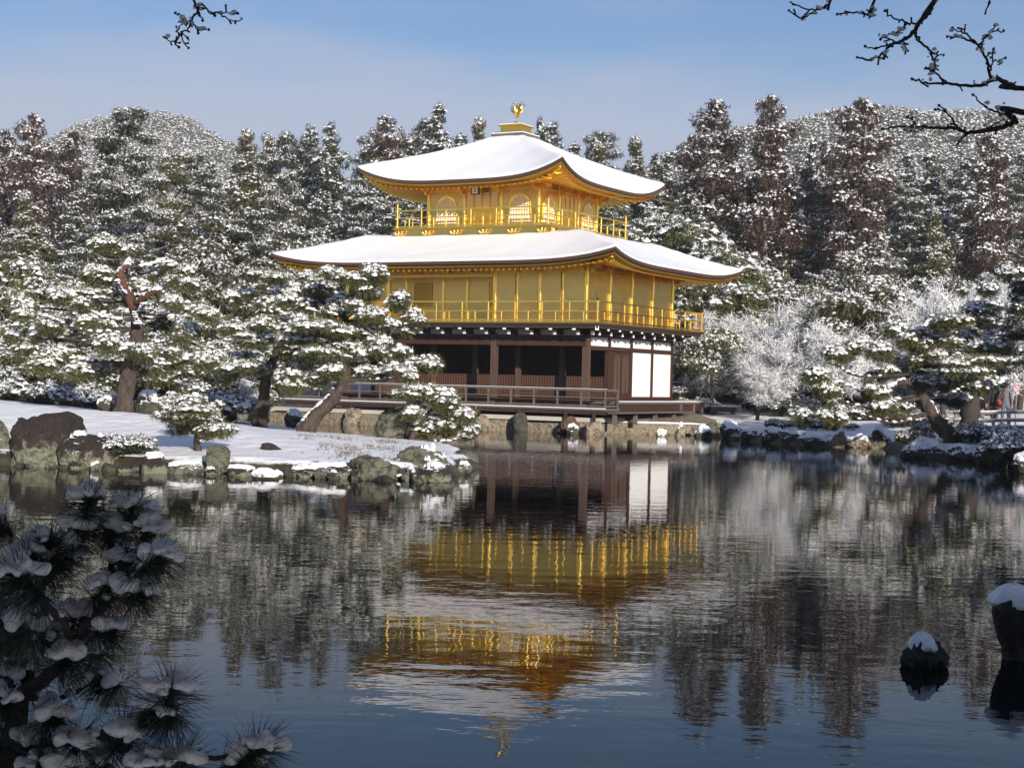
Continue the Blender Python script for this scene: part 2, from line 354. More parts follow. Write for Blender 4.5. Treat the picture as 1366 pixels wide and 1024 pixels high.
# ------------------------------------------------------------------ foliage: leaf clumps with snow caps
def rdir(n, g): 
    d = g.normal(size=(n, 3)); return d / np.linalg.norm(d, axis=1)[:, None]
def leaves(P, Nn, g, k, L, Wd, spread=.8, up=0.0):
    n = len(P) * k
    p = np.repeat(P, k, 0) + rdir(n, g) * L * .45 * g.random((n, 1))
    d = np.repeat(Nn, k, 0) * (1 - spread) + rdir(n, g) * spread; d[:, 2] += up
    d /= np.linalg.norm(d, axis=1)[:, None] + 1e-9
    s = np.cross(d, rdir(n, g)); s /= np.linalg.norm(s, axis=1)[:, None] + 1e-9
    l = L * (.6 + .8 * g.random((n, 1))); w = Wd * (.6 + .8 * g.random((n, 1)))
    V = np.stack([p - s * w * .5, p + s * w * .5, p + d * l], 1).reshape(-1, 3)
    return V, np.arange(3 * n).reshape(-1, 3)
def domes(P, Nn, g, r, k=6, flat=.5, rings=1):
    """snow lumps lying on P"""
    n = len(P); a = (np.arange(k) / k * 2 * math.pi)[None, :] + g.random((n, 1)) * 6.28
    rr = r * (.55 + .9 * g.random((n, 1)))
    t = Nn[:, :2] * .38                                     # lean: the sheet follows the twig
    el = .6 + .8 * g.random((n, 1)); an = g.random((n, 1)) * 6.28
    def ring(f, z):
        q = rr * f * ((.72 + .56 * g.random((n, k))) if rings < 3 else (.86 + .28 * g.random((n, k))))
        x0 = q * np.cos(a); y0 = q * np.sin(a) * el
        x = x0 * np.cos(an) - y0 * np.sin(an); y = x0 * np.sin(an) + y0 * np.cos(an)
        zz = z * rr - (x * t[:, :1] + y * t[:, 1:]) + rr * .12 * g.normal(size=(n, k))
        return np.stack([x, y, zz], -1) + P[:, None, :]
    R0 = ring(1.0, -flat * .7)
    if rings == 3:
        R0 = ring(.74, -flat * .75); R1 = ring(1.0, -flat * .1); R2 = ring(.68, flat * .55)
        ap = P + np.c_[np.zeros((n, 2)), (rr * flat * .85)[:, 0]]
        V = np.concatenate([R0, R1, R2, ap[:, None, :]], 1); m = 3 * k + 1; j = np.arange(k); j1 = (j + 1) % k
        f = np.concatenate([np.c_[j, j1, k + j1], np.c_[j, k + j1, k + j], np.c_[k + j, k + j1, 2 * k + j1], np.c_[k + j, 2 * k + j1, 2 * k + j], np.c_[2 * k + j, 2 * k + j1, np.full(k, 3 * k)]])
    elif rings == 2:
        R1 = ring(.72, flat * .45)
        ap = P + np.c_[np.zeros((n, 2)), (rr * flat * .8)[:, 0]]
        V = np.concatenate([R0, R1, ap[:, None, :]], 1); m = 2 * k + 1
        j = np.arange(k); j1 = (j + 1) % k
        f = np.concatenate([np.c_[j, j1, k + j1], np.c_[j, k + j1, k + j], np.c_[k + j, k + j1, np.full(k, 2 * k)]])
    else:
        ap = P + np.c_[np.zeros((n, 2)), (rr * flat)[:, 0]]
        V = np.concatenate([R0, ap[:, None, :]], 1); m = k + 1
        j = np.arange(k); f = np.c_[j, (j + 1) % k, np.full(k, k)]
    Fc = (np.arange(n)[:, None, None] * m + f[None]).reshape(-1, 3)
    return V.reshape(-1, 3), Fc
def crown_mesh(name, lumps, g, leafmat, parent, nper, k=8, L=.3, Wd=.12, spread=.8, up=0., snow=.75, sr=.22, sk=6, rings=1, flat=.5, hollow=.55, snowmat=None, upz=-.05, sleaf=.28):
    """lumps: (cx,cy,cz,rx,ry,rz); nper clumps per unit lump area"""
    Ps, Ns = [], []
    for cx, cy, cz, rx, ry, rz in lumps:
        n = max(4, int(nper * (rx * ry + rx * rz + ry * rz) / 3))
        d = rdir(n, g); rad = (hollow + (1 - hollow) * g.random((n, 1))) * (.85 + .3 * g.random((n, 1)))
        Ps.append(np.array([cx, cy, cz]) + d * rad * np.array([rx, ry, rz]))
        q = d / np.array([rx, ry, rz]); Ns.append(q / np.linalg.norm(q, axis=1)[:, None])
    P = np.concatenate(Ps); Nn = np.concatenate(Ns)
    V1, F1 = leaves(P, Nn, g, k, L, Wd, spread, up)
    sel = (Nn[:, 2] > upz + .35 * g.normal(size=len(P))) & (g.random(len(P)) < snow)
    V2, F2 = domes(P[sel] + np.array([0, 0, L * .25]), Nn[sel], g, sr, sk, flat, rings)
    V = np.concatenate([V1, V2]); Fc = np.concatenate([F1, F2 + len(V1)])
    snl = (np.repeat(Nn[:, 2], k) > .0) & (g.random(len(F1)) < sleaf)
    mi = np.r_[snl.astype(int), np.ones(len(F2), int)]
    return mesh(name, V, Fc, [leafmat, snowmat or M['snow']], parent, mi, mi.astype(bool))

# ------------------------------------------------------------------ forest trees (prototypes at the origin, copied later)
def trunk_mesh(name, parent, h, r0, r1, g, material, limbs=0, lz=(.4, .9), ll=2.0, wob_=.15, n=8, snow=False):
    z = np.linspace(-.6, h, 9); p = np.c_[np.cumsum(g.normal(size=9) * wob_ * .5), np.cumsum(g.normal(size=9) * wob_ * .5), z]; p[:2, :2] = 0
    b = MB(); b.tube(p, np.linspace(r0, r1, 9), n)
    for i in range(limbs):
        t = lz[0] + (lz[1] - lz[0]) * (i + g.random()) / max(1, limbs); zz = t * h
        c = np.array([np.interp(zz, z, p[:, 0]), np.interp(zz, z, p[:, 1]), zz]); an = g.random() * 6.28; l = ll * (.6 + .7 * g.random()) * (1.25 - t)
        e = c + np.array([math.cos(an) * l, math.sin(an) * l, l * (.05 + .35 * g.random())])
        m = (c + e) / 2 + np.array([0, 0, -.12 * l])
        b.tube(smooth_path([c, m, e], 3), np.linspace(r0 * .3, .02, 7), 5)
        if snow:
            pass
    return b.build(name, material, parent), p

PROTO = {}
def proto(kind, cat):
    r = empty(kind, (0, 0, -500)); r['category'] = cat; return r
def cedar(key, kind, seed, h, leafm, wide=2.6, start=.3, snow=.75, dens=34, lumpn=60, sr=.30, pointed=.5):
    g = np.random.default_rng(seed); r = proto(kind, 'tree')
    trunk_mesh('trunk', r, h * .97, .34, .06, g, M['bark_grey'], 10, (.18, .6), 2.4)
    lumps = []
    f1, f2, p1, p2 = g.uniform(9, 15), g.uniform(18, 28), *g.uniform(0, 6, 2)
    for i in range(lumpn):
        t = (i + .5) / lumpn; z = h * (start + (1 - start) * t ** .9) - .4
        prof = (1 - t) ** pointed * (.55 + .45 * min(1, t * 6)) * (.8 + .4 * g.random())
        rad = wide * prof * (1 + .26 * math.sin(f1 * t + p1) + .16 * math.sin(f2 * t + p2)); an = i * 2.4 + g.random() * .8; q = rad * (.40 + .62 * g.random())
        lr = (.40 + .30 * rad) * g.uniform(.65, 1.25)
        lumps.append((math.cos(an) * q, math.sin(an) * q, z + g.normal() * .3, lr, lr, lr * g.uniform(.6, .95)))
    crown_mesh('crown', lumps, g, leafm, r, dens * 4.2, 6, .26, .07, .75, -.15, snow * .85, sr * .5, 5, 1, .5, .62, None, .36, .07)
    PROTO[key] = (r, h)
def tallpine(key, seed, h, leafm, bare=.5, sr=.27, padn=22, wide=3.0):
    g = np.random.default_rng(seed); r = proto('tall_pine', 'tree')
    o, p = trunk_mesh('trunk', r, h * .97, .26, .07, g, M['bark_grey'], 16, (bare * .6, .97), 3.2, .3)
    lumps = []
    for i in range(padn):
        t = (i + .5) / padn; z = h * (bare + (1 - bare) * t); an = g.random() * 6.28
        rad = wide * (1.1 - .8 * t) * g.uniform(.3, 1.0)
        x = np.interp(z, p[:, 2], p[:, 0]); y = np.interp(z, p[:, 2], p[:, 1]); lr = g.uniform(.7, 1.25)
        lumps.append((x + math.cos(an) * rad, y + math.sin(an) * rad, z, lr, lr, lr * .42))
    crown_mesh('crown', lumps, g, leafm, r, 190, 7, .24, .045, .8, .15, .55, sr * .36, 5, 1, .5, .45, None, .1, .16)
    PROTO[key] = (r, h)
def roundtree(key, seed, h, leafm, wide=3.4, snow=.85, lumpn=55, sr=.3, flatl=.62, kind='evergreen_tree', dens=30):
    g = np.random.default_rng(seed); r = proto(kind, 'tree')
    trunk_mesh('trunk', r, h * .75, .22, .06, g, M['bark'], 9, (.3, .9), 3.0, .2)
    lumps = []
    for i in range(lumpn):
        d = rdir(1, g)[0]; d[2] = abs(d[2]) * 1.0 - .25; q = g.uniform(.45, .95)
        lr = g.uniform(.55, 1.1); lumps.append((d[0] * wide * q, d[1] * wide * q, h * .5 + d[2] * h * .45 * q + .2, lr, lr, lr * flatl))
    crown_mesh('crown', lumps, g, leafm, r, dens * 5.2, 7, .20, .05, .8, -.05, snow * .72, sr * .32, 5, 1, .5, .5, None, .12, .14)
    PROTO[key] = (r, h)
def baretree(key, seed, h, spread=1.0, twign=7500, kind='bare_tree'):
    """leafless tree, every twig carrying snow"""
    g = np.random.default_rng(seed); r = proto(kind, 'tree'); b = MB(); tips = []
    def grow(p, d, l, rad, lev):
        n = 4; pts = [p]; q = p.copy(); dd = d.copy()
        for i in range(n):
            dd = dd + g.normal(size=3) * .16 + np.array([0, 0, .04]); dd /= np.linalg.norm(dd); q = q + dd * l / n; pts.append(q.copy())
        b.tube(pts, np.linspace(rad, rad * .55, n + 1), 5 if lev < 2 else 3)
        if lev >= 1:
            for i in range(1, n + 1): tips.append((pts[i], dd.copy(), lev))
        if lev < 3:
            for i in range(5 if lev else 7):
                k = g.integers(1 if lev else 2, n + 1); s = rdir(1, g)[0]; s[2] = abs(s[2]) * .45 + .05
                nd = dd * .45 + s * spread; nd /= np.linalg.norm(nd)
                grow(pts[k], nd, l * g.uniform(.5, .75), rad * .5, lev + 1)
    grow(np.array([0, 0, -.4]), np.array([0, 0, 1.0]), h * .42, .16, 0)
    b.build('trunk', M['bark_dark'], r)
    T = np.array([t[0] for t in tips]); D = np.array([t[1] for t in tips])
    ix = g.integers(0, len(T), twign); V, Fc = leaves(T[ix] + g.normal(size=(twign, 3)) * .10, D[ix], g, 1, .45, .036, .75, .10)
    mesh('crown', V, Fc, M['snow_twig'], r)
    PROTO[key] = (r, h)
def shrub(key, seed, leafm, w=.8, h=.55, snow=.95, kind='snowy_shrub', sr=.13):
    g = np.random.default_rng(seed); r = proto(kind, 'shrub'); lumps = []
    for i in range(14):
        an = g.random() * 6.28; q = w * math.sqrt(g.random()) * .75; lr = g.uniform(.22, .38) * w / .8
        lumps.append((math.cos(an) * q, math.sin(an) * q, h * (.35 + .5 * (1 - q / w)) * g.uniform(.7, 1.1), lr, lr, lr * .7))
    crown_mesh('crown', lumps, g, leafm, r, 1300, 7, .10, .022, .85, .1, snow * .75, sr * .4, 5, 1, .5, .4, None, .05, .2)
    b = MB()
    for i in range(6):
        an = i * 1.05; b.tube([(0, 0, -.2), (math.cos(an) * w * .3, math.sin(an) * w * .3, h * .3), (math.cos(an) * w * .6, math.sin(an) * w * .6, h * .6)], [.03, .02, .01], 4)
    b.build('stem', M['bark_dark'], r)
    PROTO[key] = (r, h)

cedar('cedarB1', 'cedar_tree', 21, 20, M['brown_leaf'], 2.5, .34, .72, 34, 62, .30, .42)
cedar('cedarB2', 'cedar_tree', 22, 19, M['brown_leaf'], 2.9, .28, .62, 34, 66, .28, .5)
cedar('cedarG1', 'cedar_tree', 23, 20, M['dark_leaf'], 2.5, .25, .78, 36, 66, .30, .62)
cedar('cedarG2', 'cedar_tree', 24, 18, M['dark_leaf'], 3.0, .2, .85, 36, 70, .31, .75)
cedar('fir1', 'fir_tree', 25, 17, M['olive_leaf'], 2.8, .22, .8, 36, 66, .28, .85)
tallpine('pineT1', 31, 18, M['dark_leaf'], .42, .28, 34, 3.2)
tallpine('pineT2', 32, 17, M['olive_leaf'], .5, .27, 28, 2.8)
tallpine('pineT3', 33, 15, M['dark_leaf'], .3, .29, 40, 3.5)
roundtree('round1', 41, 9, M['olive_leaf'], 3.3)
roundtree('round2', 42, 10, M['dark_leaf'], 3.6, .9, 60, .32)
roundtree('round3', 43, 7, M['pine_leaf'], 3.4, .95, 60, .34, .6)
baretree('bare1', 51, 9); baretree('bare2', 52, 8, 1.2)
shrub('shrub1', 61, M['olive_leaf']); shrub('shrub2', 62, M['dark_leaf'], .9, .5); shrub('shrub3', 63, M['pine_leaf'], .7, .7)
_used = set()
def plant(key, x, y, h, label, group=None, z=None, rz=None, fat=1.0):
    r, ph = PROTO[key]; s = h / ph
    z = gz(x, y) if z is None else z
    rz = random.uniform(0, 6.28) if rz is None else rz
    if key not in _used:
        _used.add(key); r.location = (float(x), float(y), float(z)); r.rotation_euler = (0, 0, rz); r.scale = (s * fat, s * fat, s)
        tag(r, label, None, group); return r
    o = dup(r, (x, y, z), rz, (s * fat, s * fat, s), label, group)
    if not group and 'group' in o: del o['group']
    return o
def plant_top(key, px, py, Y, label, group=None, fat=1.0, zoff=0):
    """tree whose tip stands at a photo position when it grows at depth Y"""
    p = at(px, py, Y); z = gz(p[0], Y) + zoff
    return plant(key, p[0], Y, p[2] - z, label, group, z, fat=fat)

# ------------------------------------------------------------------ the golden pavilion
pc = bw(BW / 2, BD / 2)
PAV = empty('golden_pavilion', (pc[0], pc[1], 0), -TH, 'three-storey pavilion with gold leaf upper floors and snow covered curved roofs at the pond edge', 'pavilion')
def P(b, name, m, parent=None): return b.build(name, m, parent or PAV)

# --- ground floor
Z1, ZI = 1.02, 1.34                 # verandah deck, inner floor
fx0, fx1, fy0 = -hw - 2.4, hw + 1.6, -hd - 1.25
b = MB(); b.box(fx0, fx1, fy0, -hd + .0, Z1 - .09, Z1)
P(b, 'verandah_deck', M['grey_wood'])
b = MB(); b.box(fx0, fx1 - .02, fy0 + .05, fy0 + .17, Z1 - .24, Z1 - .095); b.box(fx0, fx1 - .02, -hd - .3, -hd - .18, Z1 - .24, Z1 - .095); P(b, 'verandah_beam', M['dark_wood'])
def wall_u(px):                      # where the embankment line is seen at a photo column
    k = at(px, 512, 1.0)[0]; return (BX - .549 - k * (BY - .976)) / (math.cos(TH) + k * math.sin(TH))
for px in (470, 531, 590, 641, 695, 757, 795):
    x = hw - wall_u(px); b = MB(); b.box(x - .075, x + .075, fy0 + .0, fy0 + .045, .30, Z1 - .10); P(b, 'verandah_post', M['dark_wood'])
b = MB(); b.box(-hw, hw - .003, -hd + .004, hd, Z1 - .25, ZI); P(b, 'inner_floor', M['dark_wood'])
b = MB(); b.box(hw, fx1, -hd + .01, hd + .2, 1.20, 1.29); P(b, 'side_deck', M['grey_wood'])
b = MB(); b.box(hw + .01, fx1 - .08, -hd + .02, hd + .1, .86, 1.195); P(b, 'deck_panel', M['red_wood'])
b = MB(); b.box(fx1 + .05, fx1 + .55, -hd - 1.2, hd - 2.4, .84, .90); P(b, 'low_step', M['grey_wood'])
for y in np.arange(-hd - 1.1, hd - 2.4, 1.9):
    b = MB(); b.box(fx1 + .22, fx1 + .36, y, y + .14, .40, .838); P(b, 'step_post', M['grey_wood'])
for y in (hd - 2.3, hd - .9, hd + .05):
    b = MB(); b.box(fx1 - .18, fx1 - .04, y, y + .14, .3, 1.195); P(b, 'deck_post', M['grey_wood'])
b = MB(); b.box(fx1 - .12, fx1 + .01, -hd + .02, hd + .2, 1.293, 1.325); P(b, 'deck_snow', M['snow'])
# verandah railing
b = MB()
for z, t in ((1.745, .04), (1.44, .022), (1.11, .03)):
    b.box(fx0, fx1, fy0 + .03, fy0 + .10, z - t, z + t)
    b.box(fx1 - .10, fx1 - .03, fy0 + .10, -hd - .02, z - t, z + t)
for x in np.arange(fx1 - .065, fx0, -1.06): b.box(x - .033, x + .033, fy0 + .035, fy0 + .095, Z1, 1.705)
b.box(fx1 - .10, fx1 - .03, -hd - .09, -hd - .03, Z1, 1.7)
rl = P(b, 'verandah_railing', M['grey_wood'])
b = MB(); b.box(fx0, fx1, fy0 + .035, fy0 + .095, 1.787, 1.80); b.box(fx0, fx1 - .01, fy0 - .01, fy0 + .025, 1.003, 1.035); b.build('railing_snow', M['snow'], rl)
# columns
for x in (hw, hw - 2 * A, hw - 4.5 * A, -hw): 
    b = MB(); b.box(x - .13, x + .13, -hd - .13 + .13, -hd + .26, Z1, 4.0) if x == hw else b.box(x - .12, x + .12, -hd - .06, -hd + .18, Z1, 4.0); P(b, 'column', M['brown_wood'])
for i in range(1, 5):
    b = MB(); b.box(hw - .10, hw + .02 + .06, -hd + i * A - .1, -hd + i * A + .1, 1.29 if i else Z1, 4.0); P(b, 'column', M['red_wood'])
for k in range(1, 6):
    x = hw - k * A; b = MB(); b.box(x - .10, x + .10, -hd + A - .1, -hd + A + .1, ZI, 3.9); P(b, 'inner_column', M['brown_wood'])
for k in range(11):                 # low lattice shutters along the inner line
    x1 = hw - .12 - k * A / 2; x0 = x1 - A / 2 + (.14 if k % 2 else .04)
    lt = P(MB().box(x0, x1, -hd + A - .03, -hd + A + .02, ZI + .02, 2.28), 'lattice_panel', M['red_wood'])
    b = MB()
    for x in np.linspace(x0, x1, 9): b.box(x - .012, x + .012, -hd + A - .062, -hd + A - .032, ZI + .05, 2.27)
    for z in np.linspace(ZI + .06, 2.26, 8): b.box(x0, x1, -hd + A - .075, -hd + A - .0625, z - .012, z + .012)
    b.build('lattice_grid', M['lattice'], lt)
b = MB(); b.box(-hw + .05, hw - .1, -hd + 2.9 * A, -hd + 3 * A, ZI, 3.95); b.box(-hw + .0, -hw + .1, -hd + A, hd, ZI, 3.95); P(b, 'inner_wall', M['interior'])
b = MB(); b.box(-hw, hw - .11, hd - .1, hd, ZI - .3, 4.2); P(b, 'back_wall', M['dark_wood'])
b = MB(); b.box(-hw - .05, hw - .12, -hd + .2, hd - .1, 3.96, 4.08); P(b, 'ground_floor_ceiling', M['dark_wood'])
b = MB(); b.box(-hw, hw + .08, -hd - .05, -hd + .13, 3.50, 3.66); b.box(-hw, hw + .08, -hd - .045, -hd + .12, 3.83, 3.93); P(b, 'front_beam', M['red_wood'])
b = MB(); b.box(hw - .06, hw + .10, -hd + .262, hd, 3.36, 3.53); b.box(hw - .06, hw + .095, -hd + .262, hd, 3.875, 4.03); b.box(hw - .06, hw + .10, -hd + A + .1, hd, 1.295, 1.47); P(b, 'side_beam', M['red_wood'])
b = MB(); b.box(-hw, hw - .1, -hd + .02, -hd + .10, 3.66, 3.83); P(b, 'lintel_board', M['dark_wood'])
for k in range(11):
    x1 = hw - .07 - k * A / 2; P(MB().box(x1 - A / 2 + .12, x1, -hd + .02, -hd + .06, 3.932, 4.22), 'transom_panel', M['plaster'])
for i in range(4):
    y0 = -hd + i * A + .12 + (.15 if i == 0 else 0); y1 = -hd + (i + 1) * A - .10
    P(MB().box(hw - .03, hw + .03, y0, y1, 3.53, 3.875), 'transom_panel', M['plaster'])
    P(MB().box(hw - .03, hw + .03, y0, y1, 4.03, 4.24), 'transom_panel', M['plaster'])
    if i >= 2: P(MB().box(hw - .03, hw + .035, y0, y1, 1.47, 3.36), 'wall_panel', M['plaster'])
# double plank door in the second side bay
y0, y1 = -hd + A + .1, -hd + 2 * A - .1; ym = (y0 + y1) / 2
b = MB(); b.box(hw - .04, hw + .02, y0, y0 + .28, 1.47, 3.36); b.box(hw - .05, hw - .02, y0 + .28, y1, 1.47, 3.36); P(b, 'door_surround', M['red_wood'])
for s0, s1 in ((y0 + .3, (y0 + .3 + y1) / 2 - .02), ((y0 + .3 + y1) / 2 + .02, y1 - .02)):
    c = (s0 + s1) / 2; w = (s1 - s0) / 2
    d = P(MB().box(hw - .018, hw + .02, s0, s1, 1.48, 3.34), 'door', M['red_wood'])
    pts = [(c - w * .72, 1.62), (c + w * .72, 1.62)] + [(c + w * .72 * math.cos(t), 2.95 + .24 * math.sin(t)) for t in np.linspace(0, math.pi, 9)]
    MB().prism(pts, hw + .02, hw + .045, 'x').build('door_panel', M['brown_wood'], d)
    b = MB(); b.box(hw + .045, hw + .06, c - .02, c + .02, 1.62, 3.15); b.build('door_batten', M['dark_wood'], d)

# --- first balcony
ob = 1.117; ZB = 4.40
b = MB(); b.box(-hw - ob, hw + ob, -hd - ob, hd + ob, ZB - .10, ZB - .02); P(b, 'balcony_floor', M['dark_wood'])
b = MB(); e = .03
for x0, x1, y0, y1 in ((-hw - ob - e, hw + ob + e, -hd - ob - e, -hd - ob + .3), (hw + ob - .3, hw + ob + e, -hd - ob + .3, hd + ob + e), (-hw - ob - e, -hw - ob + .3, -hd - ob + .3, hd + ob + e), (-hw - ob + .3, hw + ob - .3, hd + ob - .3, hd + ob + e)):
    b.box(x0, x1, y0, y1, ZB - .018, ZB + .03)
P(b, 'balcony_edge', M['gold'])
b = MB(); q = ob - .06
b.box(-hw - q, hw + q, -hd - q, -hd - q + .1, ZB - .22, ZB - .102); b.box(hw + q - .1, hw + q, -hd - q + .1, hd + q, ZB - .22, ZB - .102)
b.box(-hw - .5, hw + .5, -hd - .55, -hd - .45, ZB - .26, ZB - .104); b.box(hw + .45, hw + .55, -hd - .45, hd + .5, ZB - .26, ZB - .104); P(b, 'balcony_beam', M['dark_wood'])
def bracket(x, y, dx, dy, ln, z):
    nx_, ny_ = -dy, dx; b = MB()
    def arm(l0, l1, wd, z0, z1):
        cs = [(x + dx * a + nx_ * w, y + dy * a + ny_ * w) for a, w in ((l0, -wd), (l1, -wd), (l1, wd), (l0, wd))]
        V = [(*c, z0) for c in cs] + [(*c, z1) for c in cs]
        b.add(V, [(3, 2, 1, 0), (4, 5, 6, 7), (0, 1, 5, 4), (1, 2, 6, 5), (2, 3, 7, 6), (3, 0, 4, 7)])
    arm(0, ln, .07, z - .27, z - .10); arm(0, ln * .62, .065, z - .44, z - .272); 
    r_ = P(b, 'bracket', M['dark_wood']); b = MB()
    arm(ln, ln + .02, .072, z - .275, z - .11); b.build('bracket_tip', M['plaster'], r_); b = MB()
    arm(ln * .62, ln * .62 + .02, .067, z - .445, z - .28); b.build('bracket_tip', M['plaster'], r_)
for k in range(12): bracket(hw - k * A / 2 + (.0 if k else 0), -hd, 0, -1, ob - .1, ZB - .02)
for k in range(9): bracket(hw, -hd + k * A / 2, 1, 0, ob - .1, ZB - .02)
for dx, dy in ((.707, -.707),): bracket(hw, -hd, dx, dy, (ob - .1) * 1.4, ZB - .02)

def balustrade(name, hx, hy, z0, ztop, zmid, tall, sides, corner_top, step, m):
    b = MB(); r_ = .032
    run = {'f': ((-hx, -hy), (hx, -hy)), 'r': ((hx, -hy), (hx, hy)), 'l': ((-hx, -hy), (-hx, hy)), 'b': ((-hx, hy), (hx, hy))}
    for sd in sides:
        (xa, ya), (xb, yb) = run[sd]; L_ = math.hypot(xb - xa, yb - ya); n = max(2, round(L_ / step)); fr = sd in 'fb'
        x0, x1, y0, y1 = min(xa, xb), max(xa, xb), min(ya, yb), max(ya, yb); ex = .12
        for z, t in ((ztop, .028), (zmid, .022), (z0 + .06, .03)):
            if fr: b.box(x0 - ex, x1 + ex, y0 - .027, y0 + .027, z - t, z + t)
            else: b.box(x0 - .026, x0 + .026, y0 - ex, y1 + ex, z - t + .003, z + t + .003)
        for k in range(1, n):
            x, y = xa + (xb - xa) * k / n, ya + (yb - ya) * k / n
            b.cyl(x, y, z0, (ztop - .02) if k % tall == 0 else (zmid - .015), .035, 8)
    o = P(b, name, m)
    for x, y in ((hx, -hy), (-hx, -hy), (hx, hy), (-hx, hy)):
        b = MB(); b.cyl(x, y, z0 - .01, corner_top, .05, 10); b.cyl(x, y, corner_top, corner_top + .06, .035, 10, .06); b.cyl(x, y, corner_top + .06, corner_top + .13, .06, 10, .01); b.build('railing_post', m, o)
balustrade('balcony_railing', hw + ob - .09, hd + ob - .09, ZB + .03, 5.24, 4.86, 2, 'frlb', 5.26, .62, M['gold_bright'])

# --- middle storey, gold
Z2 = 6.95
b = MB(); zz = np.arange(4.5, 6.42, .085)
for k in range(4):                   # slatted shutters of the two right front bays
    x1 = hw - .09 - k * A / 2; x0 = x1 - A / 2 + .13
    s = P(MB().box(x0, x1, -hd - .02, -hd + .04, 4.43, 6.45), 'slatted_shutter', M['gold_wall'])
    b = MB()
    for z in zz: b.box(x0 + .01, x1 - .01, -hd - .042, -hd - .021, z, z + .055)
    b.build('slats', M['gold_wall'], s)
b = MB(); b.box(hw - 2 * A, hw, -hd + .04, -hd + .1, 4.41, 6.5); b.box(hw - 2 * A, hw - .01, -hd - .03, -hd + .1, 6.50, 6.60); b.box(-hw, hw - .01, -hd - .02, -hd + .1, 6.6, Z2); P(b, 'front_wall', M['gold'])
yr = -hd + A * .62                  # recessed wall of the open front bays
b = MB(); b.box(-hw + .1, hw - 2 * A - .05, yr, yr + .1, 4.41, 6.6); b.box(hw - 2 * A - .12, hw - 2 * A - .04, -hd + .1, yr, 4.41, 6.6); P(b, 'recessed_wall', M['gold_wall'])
b = MB(); b.box(-hw, hw - 2 * A, -hd + .1, yr + .1, 6.6, 6.68); P(b, 'recess_ceiling', M['gold'])
b = MB(); b.box(-hw, hw - 2 * A - .1, -hd - .03, -hd + .06, 6.33, 6.42); P(b, 'front_rail_beam', M['gold'])
for xw, ww in ((hw - 2 * A - .75, .62), (-hw + 3.05, .9)):
    f_ = P(MB().box(xw - ww / 2, xw + ww / 2, yr - .03, yr - .002, 5.15, 6.2), 'lattice_window', M['brown_wood'])
    b = MB()
    for x in np.linspace(xw - ww / 2, xw + ww / 2, 9): b.box(x - .014, x + .014, yr - .055, yr - .031, 5.15, 6.2)
    for z in np.linspace(5.15, 6.2, 12): b.box(xw - ww / 2, xw + ww / 2, yr - .067, yr - .0555, z - .014, z + .014)
    b.build('window_grid', M['gold'], f_)
for x in (-hw + 2.2, -hw + 4.1, -hw + 5.3):
    P(MB().box(x - .05, x + .05, yr - .05, yr - .001, 4.42, 6.6), 'wall_post', M['gold_bright'])
for x in (hw - 2 * A, hw - 4.5 * A, -hw): P(MB().cyl(x, -hd + .0, 4.41, Z2 - .1, .11, 12), 'gold_column', M['gold_bright'])
for k in (1, 2, 3): P(MB().cyl(hw - k * A / 2, -hd - .01, 4.41, 6.5, .055 if k != 2 else .085, 10), 'gold_column', M['gold_bright'])
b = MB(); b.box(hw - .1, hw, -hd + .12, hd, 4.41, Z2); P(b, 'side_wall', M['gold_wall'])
b = MB(); b.box(hw, hw + .05, -hd + .1, hd, 6.45, 6.56); b.box(hw, hw + .04, -hd + .1, hd, 4.42, 4.52); P(b, 'side_rail', M['gold'])
for k in range(5): P(MB().cyl(hw + .0, -hd + k * A, 4.41, Z2 - .1, .105, 12), 'gold_column', M['gold_bright'])
b = MB(); b.box(-hw, -hw + .1, -hd + .1, hd, 4.41, Z2); b.box(-hw + .1, hw - .1, hd - .1, hd, 4.41, Z2); P(b, 'rear_wall', M['gold_wall'])

